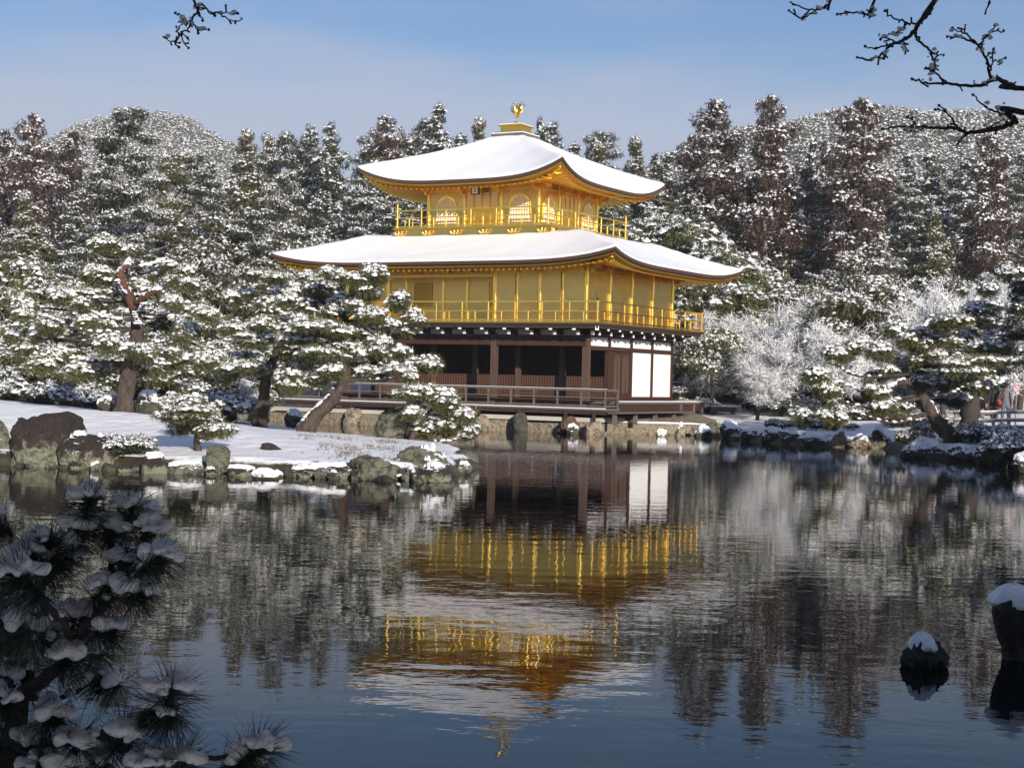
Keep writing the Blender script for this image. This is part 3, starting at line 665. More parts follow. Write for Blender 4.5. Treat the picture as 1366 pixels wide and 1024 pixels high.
# --- roofs
def roof(name, hx, hy, dmax, prof, lift, liftd, ztop_edge, wallx, wally, soff_z, thick=.20, snow_t=.085, nside=26, lp=3.2):
    """prof(d): height of the bark surface at the plan distance d inside the eave; corners rise by lift"""
    t = np.linspace(-1, 1, nside + 1); t = np.sign(t) * (1 - (1 - abs(t)) ** 1.35)
    S_ = min(hx, hy) * .95
    def ring(d, dz, fix=None):
        X, Y = hx - d, hy - d; pts = []
        for sx, sy, ax in ((1, -1, 0), (1, 1, 1), (-1, 1, 0), (-1, -1, 1)):
            for u in t[:-1]:
                if ax == 0: x, y = u * X * sx, sy * Y
                else: x, y = sx * X, u * Y * sy
                pts.append((x, y))
        pts = np.array(pts)
        a, c = hx - abs(pts[:, 0]), hy - abs(pts[:, 1])
        s = np.clip(1 - abs(a - c) / S_, 0, 1)
        bow = .10 * s ** lp * max(0, 1 - max(d, 0) / liftd)   # the eave line swings out a little towards its corners
        pts = pts * (1 + bow / min(hx, hy))[:, None]
        z = (prof(max(d, 0)) if fix is None else fix) + lift * s ** lp * max(0, 1 - max(d, 0) / liftd) ** 1.5 + dz * (1 if dz < .02 else 1 + .22 * np.sin(pts[:, 0] * 2.1 + pts[:, 1] * 1.3) * np.cos(pts[:, 1] * 2.9 - pts[:, 0] * .8) + .12 * np.sin(pts[:, 0] * 7.3 + pts[:, 1] * 6.1))
        return np.c_[pts, z]
    def skin(rings, cap=True, flip=False):
        n = len(rings[0]); V = np.concatenate(rings); Fc = []
        for i in range(len(rings) - 1):
            for j in range(n):
                k = (j + 1) % n; q = (i * n + j, i * n + k, (i + 1) * n + k, (i + 1) * n + j); Fc.append(q[::-1] if flip else q)
        if cap: q = tuple(range((len(rings) - 1) * n, len(rings) * n)); Fc.append(q[::-1] if flip else q)
        return V, Fc
    ds = np.unique(np.r_[0, .08, .2, np.linspace(.4, dmax, 14)])
    V, Fc = skin([ring(.10, -thick), ring(0.0, -thick * .55), ring(0.0, 0)] + [ring(d, 0) for d in ds[1:]])
    ro = mesh(name, V, Fc, M['bark_edge'], PAV, smooth=False)
    V, Fc = skin([ring(.03, .004), ring(.015, snow_t * .5), ring(.05, snow_t * .88), ring(.12, snow_t)] + [ring(d, snow_t) for d in ds[2:]])
    mesh('snow', V, Fc, M['roof_snow'], ro, smooth=True)
    V, Fc = skin([ring(.13, -thick - .075), ring(.11, -thick - .005), ring(.3, -thick - .003)], False); mesh('eave_fascia', V, Fc, M['gold'], ro)
    # soffit from the fascia to the wall head
    inner = []
    R0 = ring(.16, -thick - .085)
    R2 = R0.copy(); R2[:, 0] = np.clip(R0[:, 0], -wallx, wallx); R2[:, 1] = np.clip(R0[:, 1], -wally, wally); R2[:, 2] = soff_z
    R1 = R0 * .45 + R2 * .55; R1[:, 2] = R0[:, 2] * .4 + soff_z * .6
    V, Fc = skin([R0, R1, R2], False, True); mesh('soffit', V, Fc, M['gold'], ro, smooth=True)
    b = MB()                         # rafters
    for sx, sy, ax in ((1, -1, 0), (1, 1, 1), (-1, 1, 0), (-1, -1, 1)):
        H, Wl = (hx, wallx) if ax == 0 else (hy, wally); other, ow = (hy, wally) if ax == 0 else (hx, wallx)
        n = int(2 * H / .27)
        for i in range(1, n):
            u = -H + .2 + (2 * H - .4) * i / n
            e = max(0, abs(u) - Wl); y1 = ow + e; y0 = other - .2
            if y0 - y1 < .15: continue
            s = np.clip(1 - (H - abs(u)) / S_, 0, 1); zo = prof(0) + lift * s ** lp - thick - .12
            f = (y0 - y1) / max(.01, y0 - ow); zi = zo + (soff_z - zo) * f - .03; w = .035
            pr = []
            for yy, z in ((y0, zo), (y1, zi)):
                for du in (-w, w):
                    for dz in (-.05, .02): pr.append((u + du, sy * yy, z + dz) if ax == 0 else (sx * yy, u + du, z + dz))
            b.add(pr, [(0, 1, 3, 2), (4, 6, 7, 5), (0, 4, 5, 1), (2, 3, 7, 6), (0, 2, 6, 4), (1, 5, 7, 3)])
        # corner rafter
    for sx, sy in ((1, -1), (1, 1), (-1, 1), (-1, -1)):
        zc = prof(0) + lift - thick - .17
        b.tube([(sx * wallx, sy * wally, soff_z - .12), (sx * (wallx + hx) / 2, sy * (wally + hy) / 2, (soff_z + zc) / 2 - .12), (sx * (hx - .12), sy * (hy - .12), zc)], .08, 4)
    b.build('rafters', M['gold'], ro)
    return ro
def prof_lo(d): return 6.80 + 1.33 * (min(d, 2.95) / 2.95) ** 1.12
LOW = roof('lower_roof', hw + 2.312, hd + 2.312, 3.3, prof_lo, .46, 4.2, 7.0, hw + .02, hd + .02, 6.98, .205, lp=4.0)
H3 = 2.725; HO = H3 + 2.2
def prof_up(d): u = d / 4.6; return 10.33 + 2.60 * (.92 * u + .08 * u ** 3)
UP = roof('upper_roof', HO, HO, 4.55, prof_up, .72, 4.6, 10.5, H3 + .02, H3 + .02, 10.50, .19, .085, 24, 3.6)
# --- eave brackets, gold
def gold_bracket(x, y, dx, dy, z, par, sc=1.0):
    nx_, ny_ = -dy, dx; b = MB()
    def arm(l0, l1, w0, z0, z1):
        cs = [(x + dx * a + nx_ * w, y + dy * a + ny_ * w) for a, w in ((l0, -w0), (l1, -w0), (l1, w0), (l0, w0))]
        V = [(*c, z0) for c in cs] + [(*c, z1) for c in cs]
        b.add(V, [(3, 2, 1, 0), (4, 5, 6, 7), (0, 1, 5, 4), (1, 2, 6, 5), (2, 3, 7, 6), (3, 0, 4, 7)])
    arm(0, .62 * sc, .06, z - .16, z); arm(.3 * sc, .42 * sc, .34 * sc, z + .002, z + .11); arm(0, .34 * sc, .05, z - .30, z - .162)
    b.build('eave_bracket', M['gold_bright'], par)
for k in range(12): gold_bracket(hw - k * A / 2, -hd - .02, 0, -1, 6.78, LOW)
for k in range(9): gold_bracket(hw + .02, -hd + k * A / 2, 1, 0, 6.78, LOW)
for k in range(4):
    gold_bracket(H3 - k * H3 * 2 / 3, -H3 - .02, 0, -1, 10.30, UP, .9); gold_bracket(H3 + .02, -H3 + k * H3 * 2 / 3, 1, 0, 10.30, UP, .9)

# --- top storey
Z3 = 8.50; o3 = H3 + 1.04
b = MB(); b.box(-o3, o3, -o3, o3, 8.04, Z3 - .06); P(b, 'upper_balcony_base', M['gold_wall'])
b = MB(); b.box(-o3 - .07, o3 + .07, -o3 - .07, o3 + .07, Z3 - .058, Z3); P(b, 'upper_balcony_floor', M['gold'])
for sd in range(2):
    for k in range(6):
        u = -o3 + .25 + (2 * o3 - .5) * k / 5; b = MB()
        f = (lambda a, d, z: (u + a, -o3 - d, z)) if sd == 0 else (lambda a, d, z: (o3 + d, u + a, z))
        for a0 in (-.19, 0, .19):
            b.tube([f(a0 * .2, .01, 8.20), f(a0 * .7, .09, 8.22), f(a0, .15, 8.30 + .04 * (a0 == 0)), f(a0 * 1.15, .13, 8.38)], [.04, .05, .05, .03], 6)
        P(b, 'floral_bracket', M['gold_bright'])
balustrade('upper_railing', o3 - .06, o3 - .06, Z3, 9.25, 8.93, 2, 'frlb', 9.52, .62, M['gold_bright'])
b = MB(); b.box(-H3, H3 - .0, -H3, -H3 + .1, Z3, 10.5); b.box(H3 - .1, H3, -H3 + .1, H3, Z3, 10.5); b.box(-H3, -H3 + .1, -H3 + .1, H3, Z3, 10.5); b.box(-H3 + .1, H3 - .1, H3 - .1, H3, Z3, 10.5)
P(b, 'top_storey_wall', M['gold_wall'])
b = MB()
for z0, z1 in ((8.5, 8.62), (10.12, 10.22)):
    b.box(-H3 - .03, H3 + .03, -H3 - .03, -H3 - .001, z0, z1); b.box(H3 + .001, H3 + .032, -H3 - .0, H3 + .03, z0, z1)
P(b, 'tie_beam', M['gold'])
for x, y in [(H3 - k * H3 * 2 / 3, -H3) for k in range(4)] + [(H3, -H3 + k * H3 * 2 / 3) for k in range(1, 4)]:
    P(MB().cyl(x, y, Z3, 10.42, .085, 12), 'gold_column', M['gold_bright'])
def bell(w, h, n=8):
    r_ = [(-.62 * w, 0), (-.60 * w, .08 * h), (-.53 * w, .25 * h), (-.50 * w, .5 * h), (-.48 * w, .66 * h), (-.40 * w, .80 * h), (-.26 * w, .885 * h), (-.1 * w, .94 * h), (0, h)]
    return r_ + [(-x, z) for x, z in r_[:-1][::-1]]
def bell_window(c, side):
    w, h = .88, 1.18; z0 = 8.72
    axis = 'y' if side == 'f' else 'x'
    t0 = -H3 - .03 if side == 'f' else H3 + .002; t1 = -H3 - .002 if side == 'f' else H3 + .03
    pr = lambda pts, a, b_: MB().prism([(c + x, z0 + z) for x, z in pts], a, b_, axis)
    fr = P(pr(bell(w * 1.16, h * 1.1), t0, t1), 'bell_window', M['gold_bright'])
    o = -.012 if side == 'f' else .012; f0 = t0 if side == 'f' else t1
    pts = [(x, z + .03) for x, z in bell(w, h)]
    pr(pts, f0 + o, f0).build('window_paper', M['paper'], fr)
    b = MB()
    for k in range(-3, 4):
        x = c + k * w * .145; zt = z0 + .03 + h * (.93 - .16 * (abs(k) / 2.6) ** 2)
        (b.box(x - .012, x + .012, f0 + 2.2 * o, f0 + 1.2 * o, z0 + .03, zt) if side == 'f' else b.box(f0 + 1.2 * o, f0 + 2.2 * o, x - .012, x + .012, z0 + .03, zt))
    for k in range(5):
        z = z0 + .12 + k * .20; ww = w * (.52 if z < z0 + .75 else .42)
        (b.box(c - ww, c + ww, f0 + 3 * o, f0 + 2.25 * o, z, z + .02) if side == 'f' else b.box(f0 + 2.25 * o, f0 + 3 * o, c - ww, c + ww, z, z + .02))
    b.build('window_bars', M['gold'], fr)
for c in (-H3 * 2 / 3, H3 * 2 / 3): bell_window(c, 'f'); bell_window(c, 'r')
for side in 'fr':                    # panelled doors of the middle bays
    for k in range(4):
        c0 = -.80 + k * .40; f = (lambda x0, x1, d0, d1, z0, z1, b: b.box(x0, x1, -H3 - d1, -H3 - d0, z0, z1)) if side == 'f' else (lambda x0, x1, d0, d1, z0, z1, b: b.box(H3 + d0, H3 + d1, x0, x1, z0, z1))
        d = P(f(c0 + .02, c0 + .38, .002, .03, 8.63, 10.1, MB()), 'folding_door', M['gold'])
        f(c0 + .06, c0 + .34, .031, .04, 9.45, 10.04, MB()).build('door_paper', M['paper'], d)
        b = MB()
        for q_ in range(5): f(c0 + .06 + q_ * .07 - .008, c0 + .06 + q_ * .07 + .008, .041, .05, 9.45, 10.04, b)
        for q_ in range(6): f(c0 + .06, c0 + .34, .051, .058, 9.45 + q_ * .115, 9.465 + q_ * .115, b)
        b.build('door_bars', M['gold'], d)
# name board under the front eave
pl = P(MB().box(-.30, .10, -H3 - .52, -H3 - .46, 9.90, 10.44), 'name_board', M['dark_wood'])
MB().box(-.24, .04, -H3 - .533, -H3 - .521, 9.94, 10.40).build('board_face', M['paper'], pl)
tcu = bpy.data.curves.new('lettering', 'FONT'); tcu.body = "究\n竟\n頂"; tcu.size = .145; tcu.align_x = 'CENTER'; tcu.space_line = .95; tcu.extrude = .002
to = bpy.data.objects.new('lettering', tcu); COL.objects.link(to); bpy.context.view_layer.update()
tm = bpy.data.meshes.new_from_object(to.evaluated_get(bpy.context.evaluated_depsgraph_get())); bpy.data.objects.remove(to)
tm.materials.clear(); tm.materials.append(M['ink']); to = bpy.data.objects.new('lettering', tm); COL.objects.link(to); to.parent = pl
to.location = (-.10, -H3 - .538, 10.28); to.rotation_euler = (R(90), 0, 0)
# --- pinnacle and phoenix
b = MB(); b.box(-.80, .80, -.80, .80, 12.56, 12.86); b.box(-.68, .68, -.68, .68, 12.862, 12.95); P(b, 'pinnacle_base', M['grey_wood'])
b = MB(); b.box(-.50, .50, -.50, .50, 12.95, 13.22); b.box(-.58, .58, -.58, .58, 13.22, 13.28); b.cyl(0, 0, 13.28, 13.48, .16, 12, .07); pin = P(b, 'pinnacle', M['gold'])
b = MB(); b.box(-.78, .78, -.78, .78, 12.863, 12.90); b.box(-.56, .56, -.56, .56, 13.283, 13.31); b.build('pinnacle_snow', M['snow'], pin)
b = MB()                              # phoenix, facing the front
b.tube([(0, .0, 13.48), (-.06, -.02, 13.66)], .018, 6); b.tube([(.12, .0, 13.48), (.05, -.02, 13.66)], .018, 6)
b.tube(smooth_path([(0, .30, 13.72), (0, .15, 13.74), (0, -.05, 13.76), (0, -.2, 13.86), (0, -.25, 14.02), (0, -.27, 14.16), (0, -.32, 14.22), (0, -.44, 14.18)], 3), np.interp(np.linspace(0, 1, 22), [0, .2, .35, .5, .65, .8, .9, 1], [.035, .07, .095, .07, .04, .036, .045, .008]), 9)
b.tube([(0, -.26, 14.22), (0, -.22, 14.33), (0, -.16, 14.38)], [.03, .02, .008], 5)
for s in (-1, 1):
    for i in range(6):                # wing feathers, each a flattened spike
        a = R(25 + i * 17); l = .58 - .05 * abs(i - 2)
        b.tube([(s * .08, -.02 + i * .03, 13.80), (s * (.14 + .5 * l * math.cos(a)), .02 + i * .05, 13.84 + .5 * l * math.sin(a)), (s * (.10 + l * math.cos(a) * .9), .05 + i * .07, 13.86 + l * math.sin(a))], [.03, .035, .008], 5)
for i in range(7):
    a = R(-36 + i * 12)
    b.tube([(0, .22, 13.74), (.28 * math.sin(a), .46, 13.95 + .05 * math.cos(3 * a)), (.55 * math.sin(a), .58, 14.22 + .08 * math.cos(a))], [.04, .04, .012], 5)
ph = b.build('phoenix', M['gold_bright'], pin); ph.scale = (.72, .62, 1.0)
# rain spout sticking out under the upper roof
P(MB().tube([(HO - .5, HO - 1.0, 10.42), (HO + .75, HO - .35, 10.15)], .05, 6), 'rain_spout', M['brown_wood'])
# --- fishing porch on the far side
ax0, ax1, ay0, ay1 = -hw - 5.0, -hw - .1, -hd + 3.0, -hd + 6.2
b = MB(); b.box(ax0, ax1, ay0, ay1, 1.0, 1.12); P(b, 'porch_floor', M['grey_wood'])
for x in (ax0 + .15, ax0 + 2.4, ax1 - .15):
    for y in (ay0 + .15, ay1 - .15): P(MB().box(x - .09, x + .09, y - .09, y + .09, -.5, 3.3), 'porch_post', M['brown_wood'])
prf = MB(); mx_ = (ay0 + ay1) / 2
prf.prism([(ay0 - .7, 3.15), (mx_, 4.25), (ay1 + .7, 3.15), (ay1 + .7, 3.3), (mx_, 4.42), (ay0 - .7, 3.3)], ax0 - .6, ax1 + .05, 'x'); pr_ = P(prf, 'porch_roof', M['bark_edge'])
MB().prism([(ay0 - .68, 3.305), (mx_, 4.425), (ay1 + .68, 3.305), (ay1 + .66, 3.42), (mx_, 4.56), (ay0 - .66, 3.42)], ax0 - .58, ax1 + .04, 'x').build('porch_snow', M['roof_snow'], pr_)

# stone embankment and its terrace
er = empty('stone_embankment', (pc[0], pc[1], 0), -TH, 'tan cut stone retaining wall running along the pond under the dark verandah', 'wall')
g = np.random.default_rng(77); x = -hw - 4.0
while x < hw + 1.2:
    w = g.uniform(.9, 1.9); w = min(w, hw + 1.25 - x); b = MB()
    V, Fc = [], []
    dy = g.uniform(-.03, .03)
    b.box(x, x + w - .02, -hd - 1.08 + dy, -hd + 1.2, -.4, .42 + g.uniform(-.05, .05)); b.build('wall_stone', M['stone_wall'] if g.random() < .75 else M['rock_tan'], er); x += w
b = MB(); b.box(-hw - 4.0, hw + 1.25, -hd - 1.12, -hd + 1.25, .475, .64); b.build('coping_stone', mat('coping', (.40, .36, .30), .85, vary=.35, scale=1.2, col2=(.52, .49, .43), bump=.01, bscale=6), er)
tr = empty('stone_terrace', (5.2, 66.3, 0), 0, 'low earth and stone terrace in front of the right side deck', 'terrace')
b = MB(); poly = [(-2.3, .25), (2.0, -.25), (3.1, -.9), (3.3, 1.2), (2.9, 6.6), (1.3, 6.9), (-1.9, 1.0)]
n = len(poly); b.add([(x, y, -.4) for x, y in poly] + [(x, y, .42) for x, y in poly], [tuple(range(n, 2 * n))] + [(i, (i + 1) % n, n + (i + 1) % n, n + i) for i in range(n)]); b.build('terrace_body', M['stone_wall'], tr)
b = MB(); b.add([(x * .985, y * .985 + .02, .38) for x, y in poly] + [(x * .98, y * .98 + .03, (.47, .47, .47, .62, .82, .84, .70)[i]) for i, (x, y) in enumerate(poly)], [tuple(range(n, 2 * n))] + [(i, (i + 1) % n, n + (i + 1) % n, n + i) for i in range(n)]); b.build('terrace_top', M['rock_tan'], tr); MB().tube([(-1.2, .16, .475), (.4, -.02, .475), (1.9, -.2, .475), (2.6, -.6, .475)], [.03, .05, .045, .02], 6).build('terrace_snow', M['snow'], tr)

# ------------------------------------------------------------------ rocks
def rock(px, py, w, h, Y, m, label, snow=0.0, seed=0, dep=.8, name='rock', tilt=0.0, blocky=0.0, group=None):
    """a rock whose outline in the photo is about w x h px, standing with its foot at (px, py)"""
    g = np.random.default_rng(1000 + seed)
    if Y < 36.6: Y = on_water(px, py)[1] + .35
    sc = Y / F; p = at(px, py, Y)
    rx, rz = w * sc / 2, h * sc; ry = rx * dep
    import bmesh
    bm = bmesh.new(); bmesh.ops.create_icosphere(bm, subdivisions=5 if w > 30 else 4, radius=1)
    V = np.array([v.co for v in bm.verts]); Fc = np.array([[v.index for v in f.verts] for f in bm.faces]); bm.free()
    d = V.copy(); r_ = np.ones(len(V))
    for k in range(11):               # chipped by planes
        n = rdir(1, g)[0]; c = g.uniform(.62, .9); t = d @ n; r_ = np.where(t > 0, np.minimum(r_, c / np.maximum(t, 1e-3)), r_)
    for fr, am in ((2.2, .08), (5, .05), (11, .034), (23, .020), (41, .010)):
        a = rdir(3, g) * fr; ph = g.random(3) * 6.28
        r_ += am * (1.4 if w > 60 else 1) * (np.sin(d @ a[0] + ph[0]) * np.sin(d @ a[1] + ph[1]) + .5 * np.sin(d @ a[2] * 1.7 + ph[2]))
    r_ = r_ / .86
    V = d * r_[:, None]
    if blocky: V = np.sign(V) * np.abs(V) ** (1 - blocky)
    V = V / np.abs(V[:, :2]).max(0).mean(); V[:, 2] = (V[:, 2] - V[:, 2].min()) / np.ptp(V[:, 2]) * 1.3 - .3
    V = V * np.array([rx, ry, rz])
    if tilt: V[:, 2] += V[:, 0] * tilt
    z0 = min(p[2], .02) if p[2] < .25 else p[2]
    o = mesh(name, V, Fc, M[m], None, smooth=True); o.location = (p[0], Y, p[2])
    mod = None
    tag(o, label, 'rock', group)
    if snow > 0:                      # a snow cap following the top faces
        nrm = np.cross(V[Fc[:, 1]] - V[Fc[:, 0]], V[Fc[:, 2]] - V[Fc[:, 0]]); nrm /= np.linalg.norm(nrm, axis=1)[:, None]
        ctr = V[Fc].mean(1); nz = np.sin(ctr @ (rdir(1, g)[0] * 5 / rx)) * .12
        sel = Fc[(nrm[:, 2] + nz > 1.0 - snow) & (ctr[:, 2] > rz * .35)]
        if len(sel):
            ix, inv = np.unique(sel, return_inverse=True); S_ = V[ix].copy(); f = inv.reshape(-1, 3)
            from collections import Counter
            ed = Counter(tuple(sorted(e)) for t in f for e in ((t[0], t[1]), (t[1], t[2]), (t[2], t[0])))
            bnd = {v for e, c in ed.items() if c == 1 for v in e}
            th = np.array([.004 if i in bnd else 1 for i in range(len(ix))]) * min(.10, .16 * rz + .02) + .004
            S_[:, 2] += th
            mesh('snow_cap', S_, f, M['snow'], o, smooth=True)
    return o
# island rocks
rock(60, 622, 106, 74, 36.0, 'rock_brown', 'largest brown topped boulder with pale lichen sides at the left end of the island shore', .0, 1, .8, blocky=.3)
rock(123, 625, 86, 46, 35.3, 'rock_brown', 'dark brown boulder beside the largest boulder on the left island shore', .10, 2, .8, blocky=.3)
rock(2, 618, 34, 58, 35.6, 'rock_lichen', 'lichen covered rock cut off by the left edge of the photo', .2, 3)
rock(207, 632, 36, 25, 34.6, 'rock_brown', 'small brown block between the snowy shore bush and the upright stone', .12, 4, .8, blocky=.3)
rock(289, 632, 34, 38, 34.7, 'rock_lichen', 'upright squared grey stone standing at the island waterline', .0, 5, .8, blocky=.55)
rock(248, 633, 52, 17, 34.9, 'rock_lichen', 'long low stone edging the shore left of the upright stone', .3, 6, .6, blocky=.3)
rock(322, 636, 40, 14, 34.6, 'rock_brown', 'low dark edging stone right of the upright squared stone', .3, 47, .6, blocky=.3)
rock(366, 624, 52, 32, 35.4, 'rock_brown', 'pointed brown and lichen stone leaning left on the island shore', .0, 7, .7, tilt=-.35)
rock(352, 640, 38, 13, 34.3, 'rock_dark', 'small low stone with a snowy top under the pointed stone', .5, 8)
rock(428, 638, 80, 19, 34.6, 'rock_brown', 'long low brown ledge at the middle of the island shore', .2, 9, .5)
rock(496, 640, 84, 34, 35.4, 'rock_lichen', 'smooth rounded mossy boulder near the right end of the island', .0, 10, .8)
rock(562, 636, 80, 42, 36.4, 'rock_lichen', 'big lichen boulder with snow behind it at the island tip', .12, 11, .8)
rock(620, 628, 40, 28, 38.8, 'rock_lichen', 'last rock at the right tip of the island', .08, 12, .8)
rock(576, 644, 56, 24, 35.3, 'rock_brown', 'reddish brown rock in the water below the big lichen boulder', .15, 13, .7)
rock(512, 643, 32, 10, 34.6, 'rock_dark', 'flat black rock in the water below the rounded mossy boulder', .0, 14)
rock(548, 640, 14, 18, 35.0, 'rock_dark', 'small snow patched rock left of the reddish brown rock', .6, 15)
rock(528, 586, 62, 44, 47.5, 'rock_lichen', 'tilted rock with a slanting sheet of snow behind the island', .0, 16, .8, tilt=.25)
rock(556, 590, 28, 36, 47.2, 'rock_dark', 'dark split rock under the low pine at the island back edge', .3, 46, .8)
rock(146, 549, 44, 24, 48.5, 'rock_dark', 'dark snow capped rock left behind the big pine trunk', .45, 17)
rock(196, 549, 36, 26, 48.8, 'rock_dark', 'dark snow capped rock right behind the big pine trunk', .45, 18)
rock(327, 557, 26, 18, 54, 'rock_brown', 'brown rock with snow beside the second island pine', .4, 19)
rock(392, 568, 30, 20, 58, 'rock_lichen', 'mossy rock with a snow rim in the channel left of the leaning pine', .35, 20)
rock(430, 562, 34, 22, 73.5, 'rock_tan', 'tan rock in the water left of the leaning pine trunk', .0, 21)
rs_ = np.random.default_rng(31)
for i in range(30):                  # small stones between the larger ones
    px_ = 20 + i * 20.5 + rs_.uniform(-6, 6); w_ = rs_.uniform(12, 26)
    rock(px_, np.interp(px_, [0, 80, 150, 230, 300, 400, 480, 560, 612, 645], [622, 626, 629, 632, 634, 637, 641, 642, 637, 625]) + rs_.uniform(-1, 1.5), w_, w_ * rs_.uniform(.45, .7), 36.0, ('rock_dark', 'rock_brown', 'rock_lichen')[i % 3], 'small low stone lying in the waterline of the snowy island', (0, .25, 0, 0)[i % 4], 300 + i, .8, group='small stones along the island waterline')
# rocks carrying the verandah posts
def quay_rock(px, w, h, m, label, snow, seed, out=.30):
    Y = BY + math.sin(TH) * wall_u(px) - .976 - out; py = 512 + (at(px, 512, 1.0)[2] * 0); q = at(px, 512, Y)
    py = 512 + (q[2]) * F / Y; rock(px, py, w, h, Y, m, label, snow, seed, .8)
quay_rock(695, 26, 26, 'rock_dark', 'upright grey stone in the water under the middle of the verandah', .0, 22)
quay_rock(758, 34, 24, 'rock_rust', 'rusty brown stone under the right part of the verandah', .0, 23)
quay_rock(764, 19, 13, 'rock_dark', 'small black rock with a snow cap in front of the rusty stone', .6, 24, 1.3)
quay_rock(641, 30, 22, 'rock_tan', 'stone half hidden by the low pine under the verandah', .0, 25)
quay_rock(531, 26, 28, 'rock_dark', 'dark stone under the left part of the verandah', .0, 26)
quay_rock(470, 30, 22, 'rock_tan', 'tan stone right of the leaning pine trunk under the verandah', .0, 29)
quay_rock(590, 22, 18, 'rock_tan', 'tan stone behind the low pine under the verandah', .0, 27)
quay_rock(792, 24, 18, 'rock_tan', 'tan stone at the corner between embankment and terrace', .0, 28)
# right bank
for i, (px, py, w, h, Y, m, lb, sn) in enumerate((
    (882, 585, 17, 15, 64.2, 'rock_tan', 'first small snow topped rock in the water in front of the terrace', .5),
    (908, 584, 20, 17, 64.8, 'rock_tan', 'squarish snow topped rock in the water right of the terrace middle', .5),
    (938, 583, 20, 18, 64.6, 'rock_lichen', 'rounded snow topped rock at the terrace corner', .45),
    (952, 577, 30, 24, 65.6, 'rock_lichen', 'greenish boulder standing at the right end of the terrace', .0),
    (972, 583, 26, 20, 63.5, 'rock_dark', 'dark snow dusted rock right of the greenish boulder', .4),
    (1000, 588, 34, 20, 61.2, 'rock_dark', 'wide black rock under the snowy mound on the right bank', .2),
    (1030, 590, 28, 17, 60.0, 'rock_dark', 'black bank rock left of the yellowish mossy rock', .25),
    (1056, 592, 30, 19, 59.0, 'rock_dark', 'black shore rock with a thin snow edge below the low spreading pine', .25),
    (1086, 594, 34, 21, 57.8, 'rock_dark', 'broad dark shore rock left of the mossy yellow one', .2),
    (1118, 596, 30, 22, 57.2, 'rock_tan', 'mossy yellowish rock in the right bank edge', .2),
    (1146, 596, 28, 20, 57.1, 'rock_tan', 'brownish rock beside the mossy yellowish one', .2),
    (1172, 597, 30, 22, 57.0, 'rock_brown', 'reddish brown rock at the inner corner of the right bank', .3),
    (1232, 612, 60, 30, 50.2, 'rock_dark', 'dark mossy boulder at the left tip of the right headland', .25),
    (1282, 614, 52, 32, 48.7, 'rock_dark', 'dark boulder under the base of the leaning right pine', .3),
    (1330, 620, 50, 30, 46.8, 'rock_dark', 'shaded boulder on the headland near the right edge', .25),
    (1372, 632, 50, 34, 42.0, 'rock_dark', 'shaded boulder cut off by the right edge of the photo', .3),
    (1302, 612, 12, 12, 48.2, 'rock_dark', 'small snow covered stone at the headland waterline, left one of two', .8),
    (1338, 613, 14, 13, 46.6, 'rock_dark', 'small snow covered stone at the headland waterline, right one of two', .8))):
    rock(px, py, w * (1.1, .8, 1.25, .9)[i % 4], h * (.75, 1.1, .85, .6, 1.0)[i % 5], Y, m, lb, min(.8, sn * 1.3), 60 + i, .8)
# the two foreground rocks
def near_rock(name, prof, base, Y, label, seed, capz, lean=0.0):
    """rock of stacked outline radii: (z, rx, ry, ox)"""
    g = np.random.default_rng(seed); n = 40; P0 = smooth_path(prof, 6); V = []
    a = np.arange(n) / n * 2 * math.pi
    lump = sum(am * np.sin(k * a + g.random() * 6.28) for k, am in ((2, .07), (3, .07), (5, .04), (9, .02)))
    for i, (z, rx, ry, ox) in enumerate(P0):
        l2 = lump + .02 * np.sin(7 * a + z * 25) + .018 * g.normal(size=n); V.append(np.c_[ox + rx * (1 + l2) * np.cos(a), ry * (1 + l2) * np.sin(a), np.full(n, z) + .012 * g.normal(size=n)])
    m = len(P0); V = np.concatenate(V); j = np.arange(n); Fc = [(i * n + k, i * n + (k + 1) % n, (i + 1) * n + (k + 1) % n, (i + 1) * n + k) for i in range(m - 1) for k in range(n)] + [tuple(range((m - 1) * n, m * n))]
    o = mesh(name, V, Fc, M['rock_dark'], None, smooth=True); o.location = (base[0], Y, 0); tag(o, label, 'rock'); return o
def cap(o, prof, seed):
    g = np.random.default_rng(seed); n = 44; P0 = smooth_path(prof, 6); a = np.arange(n) / n * 2 * math.pi; V = []
    lump = sum(am * np.sin(k * a + g.random() * 6.28) for k, am in ((2, .08), (3, .07), (5, .06), (8, .03))); m = len(P0)
    for i, (z, rx, ry, ox) in enumerate(P0):
        f = 1 - i / (m - 1); V.append(np.c_[ox + rx * (1 + lump) * np.cos(a), ry * (1 + lump) * np.sin(a), z + f * f * .05 * lump * 3 + .004 * g.normal(size=n)])
    V = np.concatenate(V); Fc = [(i * n + k, i * n + (k + 1) % n, (i + 1) * n + (k + 1) % n, (i + 1) * n + k) for i in range(m - 1) for k in range(n)] + [tuple(range((m - 1) * n, m * n)), tuple(range(n))[::-1]]
    mesh('snow_cap', V, Fc, M['snow'], o, smooth=True)
s1 = on_water(1232, 888); k1 = s1[1] / F
o1 = near_rock('rock', [(-.2, .18, .16, 0), (-.02, 27 * k1, .14, 0), (.03, 31 * k1, .15, 0), (.07, 30 * k1, .15, 0), (.14, 22 * k1, .12, 0), (.19, 15 * k1, .09, 0)], s1, s1[1], 'small dark rock with a tall snow cap standing in the near water', 3, 0)
cap(o1, [(.12, 21 * k1, .125, -.005), (.15, 21 * k1, .125, -.005), (.20, 17 * k1, .10, -.01), (.245, 9 * k1, .05, -.012), (.26, 3 * k1, .02, -.012)], 5)
s2 = on_water(1352, 877); k2 = s2[1] / F
